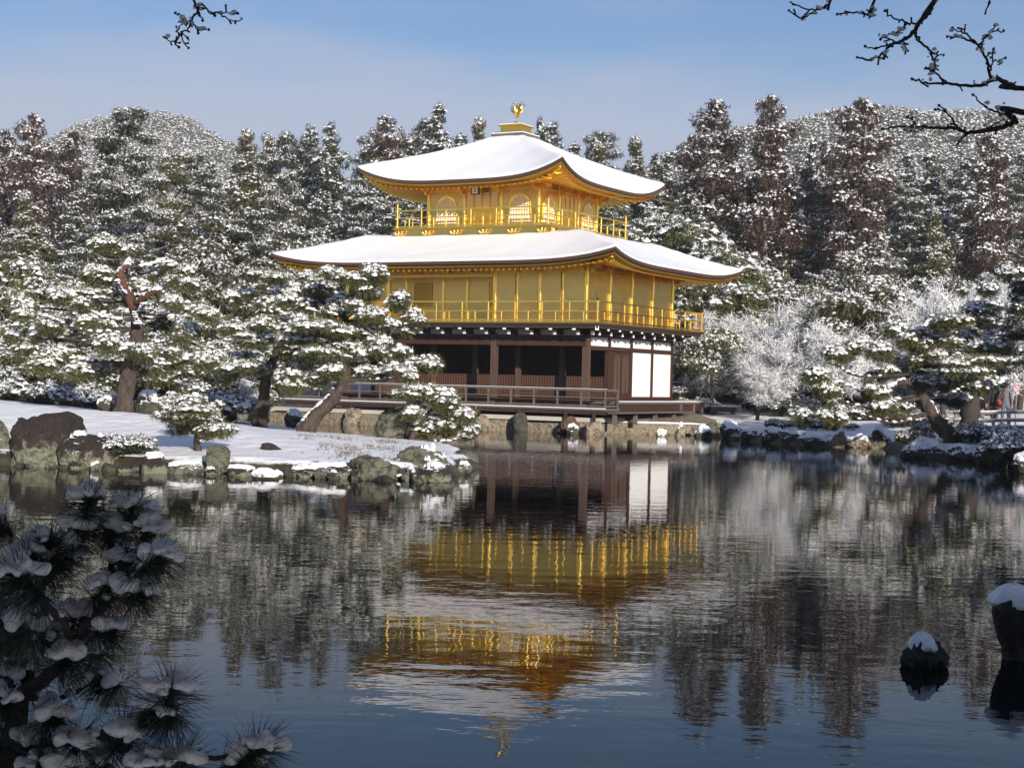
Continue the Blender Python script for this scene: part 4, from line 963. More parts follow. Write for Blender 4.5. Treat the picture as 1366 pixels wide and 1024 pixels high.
o2 = near_rock('rock', [(-.3, .12, .14, .02), (0, 20 * k2, .14, .03), (.15, 24 * k2, .15, .02), (.32, 30 * k2, .17, 0), (.41, 30 * k2, .16, 0), (.46, 22 * k2, .12, .0)], s2, s2[1], 'tall dark rock narrowing to the water with snow on top, cut by the right edge', 4, 0)
cap(o2, [(.40, 30 * k2, .17, 0), (.44, 31 * k2, .17, 0), (.50, 25 * k2, .14, 0), (.56, 14 * k2, .08, -.01), (.585, 4 * k2, .03, -.01)], 8)

# ------------------------------------------------------------------ garden pines
def pine(label, Y, trunk, pads, seed, leaf='pine_leaf', bark='bark', nper=1700, L=.15, Wd=.016, k=8, sr=.066, snow=.72, name='pine_tree', limbs=(), rings=2, extra=4, redtop=None, dlim=1.0, thick=.9, limbmat='bark_red', clear=()):
    """trunk: (px, py, width px, depth offset m); pads: (px, py, half width px, half height px[, depth offset m])"""
    g = np.random.default_rng(seed); sc = Y / F
    b0 = at(trunk[0][0], trunk[0][1], Y); r = empty(name, b0, 0, label, 'tree')
    loc = lambda px, py, dy: (lambda q: np.array([q[0] - b0[0], dy, q[2] - b0[2]]))(at(px, py, Y + dy))
    T = [np.r_[loc(px, py, dy), w * sc / 2] for px, py, w, dy in trunk]
    T.insert(0, T[0] + np.r_[(T[0] - T[1])[:3] * .3 - np.array([0, 0, .35]), T[0][3] * .25])
    S_ = smooth_path(T, 5); nr = 1 + .08 * g.normal(size=len(S_))
    Vt, Ft = tube(S_[:, :3], S_[:, 3] * nr, 12); rr = np.repeat(S_[:, 3], 12)[:, None]
    Vt = Vt + rr * .10 * g.normal(size=Vt.shape)
    mesh('trunk', Vt, Ft, M[bark], r, smooth=True)
    lumps = []; lb = MB(); sp, sn = [], []
    tp = S_[:, :3]
    def limb(c, rad):
        # from the trunk point that lies lower than the pad, out and up
        j = int(np.argmin(np.where(tp[:, 2] < c[2] + .05, np.linalg.norm(tp - c, axis=1) + .5 * np.abs(tp[:, 2] - c[2] + .3), 1e3)))
        s = tp[j]; mid = s * .45 + c * .55 + np.array([0, 0, -.10 * np.linalg.norm(c - s)]) + g.normal(size=3) * .06 * np.linalg.norm(c - s)
        q = smooth_path([s, mid, c + np.array([0, 0, -.04])], 5); r0 = min(S_[j, 3] * .55, rad); lb.tube(q, np.linspace(r0, .018, len(q)), 6)
        for a, e in ((q[3:], .6),):
            for pt in a: sp.append(pt + np.array([0, 0, r0 * .6])); sn.append((0, 0, 1))
    for pd in pads:
        px, py, w, h = pd[:4]; dy = pd[4] if len(pd) > 4 else g.uniform(-.7, .7) * dlim * 1.4
        c = loc(px, py, dy); rx, rz = w * sc, h * sc
        nsub = max(2, int(rx / .42)); limb(c, .07)
        for i in range(max(3, int(nsub * 1.6))):     # a pad is a raft of small tufts, uneven at its rim
            ux, uy = g.uniform(-1, 1), g.uniform(-1, 1)
            if ux * ux + uy * uy > 1: ux, uy = ux * .6, uy * .6
            lr = g.uniform(.24, .46) * (.55 + .45 * min(1, rx))
            lumps.append((c[0] + ux * rx * .82, c[1] + uy * rx * .75, c[2] + rz * g.uniform(-1.9, 1.1) - .3 * rz * (ux * ux + uy * uy) * 2, lr * 1.05, lr * 1.05, max(.1, lr * .78) * thick))
    zs = [l[2] for l in lumps]; xs = [l[0] for l in lumps]
    for i in range(extra):            # fill on the near and far side of the crown
        z = g.uniform(min(zs), max(zs)); i0 = int(np.argmin([abs(v - z) for v in zs])); c = np.array([xs[i0] * g.uniform(.2, .8), g.choice([-1, 1]) * g.uniform(.6, 1.6) * dlim, z]); limb(c, .05)
        for j in range(5):
            lr = g.uniform(.26, .45); lumps.append((c[0] + g.uniform(-.6, .6), c[1] + g.uniform(-.5, .5), c[2] + g.uniform(-.12, .12), lr * 1.2, lr * 1.2, lr * .36 * thick))
    for px, py, rp in clear:          # gaps in the near side of the crown where the bare wood shows
        c = loc(px, py, 0); lumps = [l for l in lumps if not (l[1] < .35 and math.hypot(l[0] - c[0], l[2] - c[2]) < rp * sc + l[3] * .75)]
    for lm in limbs:
        q = smooth_path([np.r_[loc(px, py, dy), w * sc / 2] for px, py, w, dy in lm], 4); lb.tube(q[:, :3], q[:, 3], 7, 1)
        for pt in q[1:]: sp.append(pt[:3] + np.array([0, 0, pt[3] * .8])); sn.append((0, 0, 1))
    lb.build('limbs', [M[bark], M[limbmat]], r)
    # snow along the upper side of leaning wood
    for i in range(2, len(S_) - 1):
        t = S_[i + 1, :3] - S_[i - 1, :3]; t /= np.linalg.norm(t)
        if abs(t[2]) < .88:
            up = np.array([0, 0, 1]) - t * t[2]; up /= np.linalg.norm(up)
            for u in (0, .5): sp.append(S_[i, :3] * (1 - u) + S_[i + 1, :3] * u + up * S_[i, 3] * .9); sn.append(up)
    if sp:
        V, Fc = domes(np.array(sp), np.array(sn, float), g, .085, 7, .5, 2); mesh('branch_snow', V, Fc, M['snow'], r, smooth=True)['kind'] = 'stuff'
    crown_mesh('crown', lumps, g, M[leaf], r, nper, k, L, Wd, .62, .28, snow, sr, 7, rings, .48, .5, None, .16, .10)
    return r
pine('big old pine with a thick bent trunk and red upper limb on the snowy island', 46.0,
     [(165, 547, 25, 0), (169, 515, 22, 0), (176, 478, 19, 0), (183, 445, 17, 0), (180, 415, 15, .1), (172, 392, 12, .1), (165, 372, 10, .1), (168, 356, 8, .2)],
     [(118, 412, 42, 12, -.4), (92, 444, 36, 10), (150, 450, 52, 11, -1.0), (84, 396, 40, 11), (218, 344, 54, 14, .6), (165, 326, 44, 11, .9), (238, 372, 34, 9), (28, 440, 32, 11), (258, 440, 42, 11), (222, 418, 50, 12, .5),
      (98, 474, 60, 11, .6), (205, 468, 48, 12, .5), (48, 470, 40, 11, .5), (60, 420, 34, 9), (250, 402, 34, 9), (114, 366, 36, 10, .7), (196, 376, 26, 8, 1.1), (262, 470, 36, 10), (20, 405, 30, 10)], 201,
     limbs=[[(180, 404, 7, -.2), (198, 393, 8, -.6), (214, 388, 6, -.9), (232, 404, 4, -1.0)], [(178, 412, 12, -.05), (170, 392, 11, -.35), (163, 374, 11, -.55), (161, 362, 10, -.6), (170, 353, 6, -.5)]], extra=5, clear=((169, 388, 13), (164, 368, 11), (178, 412, 9), (200, 394, 11)))
pine('second island pine with a straight forked trunk left of the leaning pine', 52.5,
     [(347, 560, 20, 0), (352, 525, 15, 0), (358, 494, 13, 0), (370, 470, 10, 0), (386, 450, 10, .2), (400, 420, 8, .3), (405, 390, 5, .3)],
     [(402, 398, 46, 13), (358, 384, 40, 12), (330, 430, 42, 11), (350, 462, 46, 11, -.5), (404, 440, 40, 12), (312, 470, 30, 10), (420, 372, 30, 10), (372, 412, 40, 11, -.6), (378, 488, 34, 9), (325, 400, 30, 9), (318, 492, 26, 8), (400, 470, 34, 10)], 202)
pine('leaning pine in front of the pavilion with cloud shaped snowy branches', 47.9,
     [(408, 574, 25, 0), (424, 552, 20, 0), (444, 532, 16, 0), (457, 508, 13, 0), (461, 480, 12, 0), (458, 450, 10, .1), (462, 415, 8, .2), (470, 385, 8, .2), (462, 362, 5, .2)],
     [(455, 357, 30, 9), (472, 371, 44, 10), (494, 384, 24, 8), (530, 405, 27, 9), (450, 392, 52, 11), (541, 431, 26, 10), (412, 410, 42, 12), (455, 456, 46, 11), (402, 434, 36, 11), (492, 462, 36, 10), (520, 474, 30, 9),
      (560, 478, 24, 6), (420, 490, 40, 10), (394, 506, 32, 8), (502, 492, 28, 8), (540, 496, 20, 6), (430, 440, 36, 10), (498, 436, 40, 11), (475, 410, 40, 10), (510, 418, 24, 8), (440, 470, 34, 9)], 203, extra=5)
pine('low pine spreading over the tilted rock at the back of the island', 46.8,
     [(549, 586, 9, 0), (556, 570, 8, 0), (566, 555, 7, 0), (578, 540, 5, 0), (585, 525, 4, 0)],
     [(576, 519, 40, 11), (600, 535, 28, 9), (566, 563, 30, 9), (610, 570, 26, 6), (588, 556, 34, 9), (560, 538, 26, 9), (630, 574, 14, 4)], 204, extra=1, dlim=.5)
pine('small young pine standing alone on the open snow of the island', 36.0,
     [(265, 605, 10, 0), (262, 590, 8, 0), (264, 572, 6, 0), (262, 550, 5, 0), (260, 530, 3, 0)],
     [(261, 522, 18, 7), (248, 545, 20, 6), (286, 557, 20, 6), (238, 562, 15, 5), (280, 573, 18, 5), (262, 560, 20, 6), (283, 542, 12, 5), (247, 532, 10, 4), (299, 571, 8, 3)], 205, extra=1, dlim=.5, nper=2000, L=.11, Wd=.010, sr=.045, thick=.8, snow=.6)
pine('broad leaning pine with an S curved trunk on the right headland', 51.0,
     [(1268, 584, 25, 0), (1250, 562, 18, 0), (1236, 540, 14, 0), (1226, 515, 12, 0), (1222, 488, 11, 0), (1226, 460, 9, .1), (1222, 436, 9, .1)],
     [(1242, 425, 58, 12), (1190, 436, 48, 11), (1285, 452, 36, 11), (1230, 462, 58, 11, -.6), (1258, 497, 38, 10), (1150, 462, 56, 12), (1112, 482, 44, 11), (1130, 512, 58, 11), (1180, 532, 58, 9), (1290, 512, 36, 10),
      (1325, 470, 36, 10), (1165, 490, 50, 11), (1095, 522, 40, 9), (1140, 548, 50, 8), (1210, 448, 40, 10, .6), (1270, 476, 34, 9), (1330, 446, 28, 9), (1088, 552, 34, 7)], 206, extra=5, limbmat='bark',
     limbs=[[(1226, 518, 9, 0), (1208, 509, 10, -.4), (1192, 514, 8, -.7), (1178, 524, 5, -1)]])
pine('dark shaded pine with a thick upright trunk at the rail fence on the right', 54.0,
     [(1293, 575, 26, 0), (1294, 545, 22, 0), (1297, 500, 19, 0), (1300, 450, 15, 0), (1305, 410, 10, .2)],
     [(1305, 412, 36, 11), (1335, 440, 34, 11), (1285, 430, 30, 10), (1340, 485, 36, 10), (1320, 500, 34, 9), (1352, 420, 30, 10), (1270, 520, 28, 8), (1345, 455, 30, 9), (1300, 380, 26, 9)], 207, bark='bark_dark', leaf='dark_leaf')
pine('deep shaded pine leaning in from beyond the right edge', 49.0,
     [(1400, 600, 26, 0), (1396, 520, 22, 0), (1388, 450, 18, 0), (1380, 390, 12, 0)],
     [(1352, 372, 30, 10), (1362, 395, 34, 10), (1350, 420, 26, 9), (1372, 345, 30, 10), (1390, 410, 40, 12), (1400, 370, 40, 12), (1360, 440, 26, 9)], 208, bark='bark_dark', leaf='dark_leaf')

# ------------------------------------------------------------------ the forest
for key, px, py, Y, fat, label in (
    ('cedarB1', 46, 146, 108, .8, 'brown snow dusted cedar, tallest tree at the left of the photo'),
    ('cedarB2', 96, 172, 112, .8, 'shorter brown cedar right beside the tallest tree at the left'),
    ('cedarB1', 8, 168, 114, .8, 'brownish cedar at the left edge of the skyline'),
    ('pineT1', 163, 148, 86, 1.0, 'tall pine with a long pale trunk standing in front of the left hill'),
    ('pineT2', 228, 206, 96, 1.0, 'flat topped pine below the right shoulder of the left hill'),
    ('fir1', 330, 170, 112, .9, 'conical snowy fir at the right foot of the left hill'),
    ('pineT1', 372, 178, 92, .6, 'slender pine with a thin grey trunk left of the lower roof tip'),
    ('cedarG1', 440, 163, 116, .9, 'dark cedar on the skyline left of the upper roof, between two lower firs'),
    ('cedarB2', 515, 152, 118, .85, 'pointed cedar with reddish inner foliage left of the upper roof'),
    ('cedarG2', 586, 141, 122, .9, 'broad dark conifer on the skyline behind the slope of the upper roof'),
    ('fir1', 640, 154, 128, .8, 'small pale conifer tip just left of the golden phoenix'),
    ('cedarG1', 722, 158, 126, .8, 'conifer tip just right of the golden phoenix'),
    ('cedarB1', 955, 127, 106, .98, 'tall brown cedar on the skyline, first of the three right of the pavilion'),
    ('cedarB2', 1030, 126, 104, .85, 'tall brown cedar with bare grey lower trunk, middle of three right of the pavilion'),
    ('cedarB1', 1152, 125, 100, 1.0, 'tall dark red brown cedar in front of the right hill, third of three'),
    ('cedarG1', 1085, 184, 108, .6, 'narrow dark conifer between the second and third tall brown cedars'),
    ('cedarB2', 1322, 176, 104, .8, 'brown conifer in front of the right hill near the right edge'),
    ('cedarG2', 1240, 205, 110, .9, 'dull dark conifer right of the third brown cedar')):
    plant_top(key, px, py, Y, label, fat=fat)
fr_ = random.Random(9)
KD = {'cedarB1': 'brown cedar', 'cedarB2': 'brownish spreading cedar', 'cedarG1': 'slim dark conifer', 'cedarG2': 'broad dark conifer', 'fir1': 'olive green fir', 'pineT1': 'tall dark pine', 'pineT2': 'loose olive pine', 'pineT3': 'bushy dark pine',
      'round1': 'round olive evergreen', 'round2': 'round dark evergreen', 'round3': 'spreading garden pine', 'bare1': 'frosted leafless tree', 'bare2': 'wide frosted leafless tree'}
def region(px):
    for lim, t in ((90, 'at the left edge'), (260, 'behind the big old pine'), (430, 'left of the pavilion'), (700, 'behind the left half of the pavilion'), (900, 'behind the right half of the pavilion'), (1040, 'just right of the pavilion'), (1200, 'above the right bank'), (1290, 'above the right headland')):
        if px < lim: return t
    return 'at the right edge'
def row(Y, pitch, tops, kinds, where, skip=(), x0=-70, x1=1440, fat=1.0):
    px = x0
    while px < x1:
        q = px + fr_.uniform(-.3, .3) * pitch
        if not any(a < q < b for a, b in skip):
            k = fr_.choice(kinds); yy = Y + fr_.uniform(-4, 4)
            plant_top(k, q, np.interp(q, [t[0] for t in tops], [t[1] for t in tops]) + fr_.uniform(-16, 16), yy, 'snowy %s, %s, %s' % (KD[k], where, region(q)), 'trees of the snowy forest', fat * fr_.uniform(.9, 1.15))
        px += pitch
row(140, 40, [(-70, 185), (140, 195), (260, 222), (330, 190), (480, 178), (640, 172), (800, 178), (900, 196), (1000, 200), (1440, 215)], ['cedarG1', 'cedarG2', 'fir1', 'fir1', 'pineT1', 'cedarG2'], 'back row', ((150, 300),))
row(122, 52, [(-70, 205), (140, 225), (300, 212), (460, 200), (640, 190), (860, 205), (960, 215), (1440, 235)], ['cedarG1', 'cedarG2', 'fir1', 'pineT3', 'pineT1'], 'fourth row', ((620, 720),))
row(105, 58, [(-70, 250), (140, 262), (300, 240), (470, 240), (860, 250), (1000, 255), (1440, 265)], ['cedarG2', 'fir1', 'pineT3', 'cedarG1', 'pineT2', 'round2'], 'third row', ((600, 800), (992, 1042)))
row(93, 60, [(-70, 310), (300, 300), (470, 270), (540, 265)], ['pineT3', 'round2', 'round1', 'pineT3', 'fir1'], 'second row', x1=540)
row(93, 58, [(860, 285), (1000, 320), (1440, 320)], ['round2', 'bare1', 'round1', 'bare2', 'pineT3'], 'second row', ((1000, 1036),), x0=870)
row(84, 62, [(-70, 372), (140, 350), (300, 330), (470, 330)], ['round1', 'round2', 'bare1', 'round3', 'round3'], 'front row', x1=470, fat=1.1)
row(84, 52, [(880, 330), (1000, 365), (1150, 345), (1440, 345)], ['bare1', 'bare2', 'round1', 'bare2', 'bare1'], 'front row', x0=925, fat=1.1)
row(77, 60, [(-70, 432), (330, 420), (430, 410)], ['round3', 'bare2', 'round3', 'round1'], 'undergrowth row', x1=400, fat=1.2)
row(77, 48, [(880, 440), (960, 430), (1120, 425), (1440, 410)], ['bare2', 'bare1', 'round3', 'bare2'], 'undergrowth row', x0=965, fat=1.15)
row(84, 44, [(905, 352), (1060, 360), (1150, 338), (1440, 335)], ['bare1', 'bare2'], 'frosted thicket', x0=930, x1=1440, fat=1.1)
row(78, 46, [(1150, 395), (1230, 385)], ['bare2', 'bare1'], 'frosted thicket', x0=1150, x1=1240, fat=1.1)
row(81, 40, [(985, 400), (1060, 352), (1140, 380)], ['bare1', 'bare2'], 'frosted thicket', x0=990, x1=1140, fat=1.05)
row(71, 44, [(1225, 330), (1300, 300), (1440, 300)], ['bare2', 'bare1'], 'frosted thicket', x0=1235, x1=1440, fat=1.0)
for key, px, py, Y, h, lb in (
    ('round3', 905, 262, 90, 1.0, 'snow laden pine crown filling the gap under the right eave of the upper roof'), ('round3', 955, 306, 86, 1.0, 'flat layered snowy pine touching the right tip of the lower roof'),
    ('bare1', 1040, 352, 80, 1.1, 'large frosted leafless tree right of the lower roof tip'), ('bare2', 1098, 378, 76, 1.2, 'bright frosted leafless tree beside the broad leaning pine'), ('bare1', 1010, 420, 76, 1.0, 'small frosted leafless tree on the right bank lawn edge'),
    ('bare1', 1066, 392, 70, 1.1, 'frosted leafless tree on the right lawn beside the broad leaning pine crown'), ('bare2', 1124, 372, 68.5, 1.0, 'bright frosted leafless tree directly behind the broad leaning pine'), ('bare2', 1012, 446, 69, 1.3, 'low frosted leafless tree on the right lawn with branches close to the snow'), ('bare1', 1238, 336, 74, 1.2, 'tall frosted leafless tree rising above the broad leaning pine'), ('bare2', 1330, 346, 66, 1.2, 'frosted leafless tree behind the dark upright trunk'), ('bare2', 1340, 300, 82, 1.2, 'greyish frosted tree at the upper right below the brown conifer'), ('round3', 1160, 352, 74, 1.0, 'snow heaped garden pine above the broad leaning pine'), ('round3', 955, 420, 74, .9, 'garden pine with a thin trunk close to the white side wall'),
    ('round3', 30, 318, 70, 1.0, 'snow heaped garden pine at the left edge above the boulders'), ('round3', 260, 372, 68, 1.0, 'dark garden pine filling the space between the first two island pines'),
    ('bare2', 320, 372, 66, .7, 'small frosted leafless tree behind the second island pine'), ('round3', 100, 392, 66, 1.1, 'wide garden pine directly behind the big old pine'), ('round1', 290, 250, 92, 1.0, 'dense dark green evergreen left of the lower roof with little snow'),
    ('round3', 200, 440, 64, 1.2, 'low garden pine behind the trunk of the big old pine'), ('round3', 20, 440, 62, 1.2, 'low garden pine behind the left boulders'), ('round3', 300, 448, 66, 1.1, 'low garden pine behind the young pine')):
    plant_top(key, px, py, Y, lb, fat=h)
# shrubs
for i, (px, Y, h, k, lb) in enumerate((
    (915, 84, 1.0, 'shrub1', 'snowy bush right behind the end of the side deck'), (945, 86, 1.3, 'shrub2', 'snowy bush at the far rail left of the walking visitor'), (975, 83, 1.2, 'shrub1', 'rounded snowy bush behind the wooden plank'), (1005, 80, 1.1, 'shrub3', 'snowy bush right of the wooden plank'),
    (930, 74, .8, 'shrub2', 'small snow mound bush beside the deck corner'), (1030, 76, 1.2, 'shrub1', 'snowy bush at the foot of the frosted tree'), (1062, 72, 1.0, 'shrub2', 'snow heaped bush on the open lawn'), (985, 62.6, .55, 'shrub3', 'little bush covered with snow on the bank rocks next to the terrace'),
    (1040, 61.5, .7, 'shrub2', 'blue shaded snowy bush at the right bank edge, left one'), (1072, 60.5, .75, 'shrub1', 'blue shaded snowy bush at the right bank edge, middle one'), (1105, 59.6, .7, 'shrub2', 'blue shaded snowy bush at the right bank edge, right one'), (1140, 60, .6, 'shrub3', 'low snowy bush near the inner corner of the right bank'),
    (1165, 68, .9, 'shrub1', 'snowy bush under the broad leaning pine'), (1222, 52.2, .55, 'shrub1', 'speckled snowy bush left of the leaning trunk foot'), (1245, 55.5, .8, 'shrub3', 'yellowish green snowy bush behind the leaning trunk'), (1305, 51, .7, 'shrub1', 'wide snowy bush in front of the rail fence'),
    (1330, 49.5, .75, 'shrub2', 'snowy bush right of the leaning pine near the fence'), (1356, 47, .8, 'shrub1', 'shaded snowy bush on the headland at the right edge'), (1378, 44, 1.0, 'shrub2', 'blue shaded bush cut off by the right edge'), (1205, 62, .8, 'shrub2', 'snowy bush on the lawn left of the leaning trunk'),
    (1130, 80, 1.2, 'shrub2', 'snow mound bush along the far rail'), (1270, 60, .8, 'shrub3', 'greenish snowy bush beside the dark upright trunk'), (172, 35.0, .52, 'shrub2', 'black twigged snowy bush hanging over the shore beside the small brown block'),
    (60, 58, 1.1, 'shrub1', 'snowy bush behind the largest boulder'), (105, 60, 1.2, 'shrub2', 'snowy bush left of the big old pine trunk'), (222, 56, 1.0, 'shrub3', 'snowy bush right of the dark rocks behind the big pine'), (20, 57, 1.2, 'shrub2', 'snowy bush at the left edge above the lichen rock'),
    (255, 58, 1.2, 'shrub1', 'snowy bush behind the young pine'), (300, 58, 1.1, 'shrub2', 'snowy bush left of the second island pine'))):
    p = at(px, 500, Y); plant(k, p[0], Y, h * (.45 if 980 < px < 1180 and Y < 63 else .72), lb, fat=1.1)

# ------------------------------------------------------------------ hills
def hill(name, x0, x1, yc, ridge, depth, nx_, ny_):
    xs = np.linspace(x0, x1, nx_); ys = np.linspace(yc - depth * 2.2, yc + depth * 1.5, ny_); X, Y = np.meshgrid(xs, ys)
    rz = np.interp(X, [r[0] for r in ridge], [r[1] for r in ridge]); Z = rz * np.exp(-.5 * ((Y - yc) / depth) ** 2) + 2.2 * np.sin(X * .11 + Y * .03) * np.cos(Y * .07 + X * .05) - 6
    ii = np.arange(nx_ * ny_).reshape(ny_, nx_); f = np.stack([ii[:-1, :-1], ii[:-1, 1:], ii[1:, 1:], ii[1:, :-1]], -1).reshape(-1, 4)
    tag(mesh(name, np.c_[X.ravel(), Y.ravel(), Z.ravel()], f, M['snow'], smooth=True), kind='structure')
    return lambda x, y: np.interp(x, [r[0] for r in ridge], [r[1] for r in ridge]) * np.exp(-.5 * ((y - yc) / depth) ** 2) + 2.2 * np.sin(x * .11 + y * .03) * np.cos(y * .07 + x * .05) - 6
def hill_forest(name, fn, x0, x1, yc, depth, n, seed, hh):
    g = np.random.default_rng(seed); x = g.uniform(x0, x1, n); y = g.uniform(yc - depth * 1.7, yc + depth * .25, n); z = fn(x, y)
    k = 9; h = hh * g.uniform(.6, 1.3, n)
    P = np.repeat(np.c_[x, y, z], k, 0); u = g.random(n * k); hr = np.repeat(h, k)
    an = g.random(n * k) * 6.28; q = hr * .27 * (1.08 - u) * g.uniform(.3, 1.1, n * k)
    P = P + np.c_[q * np.cos(an), q * np.sin(an), hr * (.15 + .85 * u)]
    V1, F1 = leaves(P, np.c_[np.cos(an), np.sin(an), np.full(n * k, .1)], g, 3, .9, .38, .75, .0)
    s = g.random(n * k) < .64
    V2, F2 = domes(P[s] + np.array([0, -.1, .35]), np.c_[np.cos(an), np.sin(an), np.ones(n * k)][s] * .5, g, .36, 5, .4, 1)
    mi = np.r_[np.zeros(len(F1), int), np.ones(len(F2), int)]
    tag(mesh(name, np.concatenate([V1, V2]), np.concatenate([F1, F2 + len(V1)]), [M['far_leaf'], M['snow']], None, mi), 'distant snow dusted forest covering a hill on the %s' % ('left' if x1 < 0 else 'right'), 'forest', kind='stuff')
HLR = [(-290, 10), (-250, 25), (-215, 52), (-195, 68), (-182, 78), (-172, 85), (-155, 92.5), (-142, 96.5), (-130, 97), (-116, 93), (-104, 87), (-90, 77), (-65, 50), (-30, 20)]
hl = hill('hill', -290, -30, 600, HLR, 90, 60, 40)
hill_forest('hill_forest', hl, -235, -55, 600, 90, 13000, 71, 3.9)
HRR = [(-40, 18), (0, 40), (20, 55), (34, 62), (45, 69.5), (58, 74.5), (72, 77), (86, 78.5), (117, 79), (140, 77.5), (170, 74), (210, 62), (260, 45)]
hr = hill('hill', -40, 260, 450, HRR, 80, 60, 40)
hill_forest('hill_forest', hr, 5, 190, 450, 80, 14000, 72, 3.1)

# ------------------------------------------------------------------ rails, plank, sign, visitors
def rail_fence(px0, px1, Y0, Y1, zs, r_, posts, label, m='bark_grey'):
    a = at(px0, 520, Y0); b_ = at(px1, 520, Y1); z0 = gz(a[0], a[1]); z1 = gz(b_[0], b_[1]); e = empty('rail_fence', (a[0], a[1], z0), 0, label, 'fence')
    d = np.array([b_[0] - a[0], b_[1] - a[1], z1 - z0]); L_ = np.linalg.norm(d); n = np.array([-d[1], d[0], 0]) / L_
    for z in zs:
        q = [d * t + np.array([0, 0, z + .015 * math.sin(t * 17 + z)]) - n * (r_ + .02) for t in np.linspace(0, 1, 9)]
        rl_ = MB().tube(q, r_, 8).build('rail', M[m], e); MB().tube([p + np.array([0, 0, r_ * .9]) for p in q], r_ * .62, 6).build('rail_snow', M['snow'], rl_)
    for t in np.linspace(.02, .98, posts):
        p = d * t; MB().cyl(p[0], p[1], p[2] - .3, p[2] + zs[0] + .12, r_ * 1.15, 9).build('post', M[m], e)
rail_fence(1272, 1460, 57.5, 56, (.72, .44, .2), .055, 6, 'log rail fence with snow on its rails by the dark pine trunk at the right')
rail_fence(895, 1130, 88, 87, (.85, .45), .05, 12, 'low snow topped rail fence running along the far path right of the pavilion')
pb = at(965, 546, 73); pl_ = empty('wooden_plank', (pb[0], 73, gz(pb[0], 73)), .05, 'short brown plank bench lying on the white lawn right of the side deck', 'bench')
MB().box(-.58, .58, -.2, .2, .12, .34).build('seat', M['dark_wood'], pl_)
for sx in (-.42, .42): MB().box(sx - .07, sx + .07, -.16, .16, -.15, .118).build('leg', M['dark_wood'], pl_)
MB().box(-.57, .57, -.19, .19, .344, .372).build('seat_snow', M['snow'], pl_)
sg = at(1356, 518, 58); sge = empty('round_sign', (sg[0], 58, gz(sg[0], 58)), 0, 'small round white sign with a red ring and slash beside the visitors', 'sign')
zc = sg[2] - gz(sg[0], 58); MB().cyl(0, .03, -.3, zc - .2, .025, 8).build('pole', M['bark_grey'], sge)
def disc(r0, r1, y0, y1, n=28):
    b = MB(); a = np.arange(n) / n * 2 * math.pi; V = []
    for r_, y in ((r0, y0), (r1, y0), (r1, y1), (r0, y1)): V += [(r_ * math.cos(t), y, zc + r_ * math.sin(t)) for t in a]
    for q in range(4):
        for i in range(n): b.f.append([q * n + i, q * n + (i + 1) % n, ((q + 1) % 4) * n + (i + 1) % n, ((q + 1) % 4) * n + i]); b.m.append(0); b.sm.append(False)
    b.v.append(np.array(V)); b.n = len(V); return b
disc(.001, .13, -.01, .01).build('plate', mat('shade_dimmed_white', (.42, .38, .38), .7), sge)  # plate white greyed: the shade on the sign is put into its colour
redp = mat('red_paint', (.34, .09, .08), .6)  # red of ring and slash dulled too, shade mixed into the colour
disc(.10, .13, -.016, -.0105).build('ring', redp, sge)
bb = MB(); a_ = R(45); bb.add([(math.cos(a_) * s * .10 + math.sin(a_) * t * .012, y, zc - math.sin(a_) * s * .10 + math.cos(a_) * t * .012) for y in (-.02, -.017) for s, t in ((-1, -1), (1, -1), (1, 1), (-1, 1))], [(0, 1, 2, 3), (4, 5, 6, 7)[::-1], (0, 1, 5, 4), (1, 2, 6, 5), (2, 3, 7, 6), (3, 0, 4, 7)]); bb.build('slash', redp, sge)

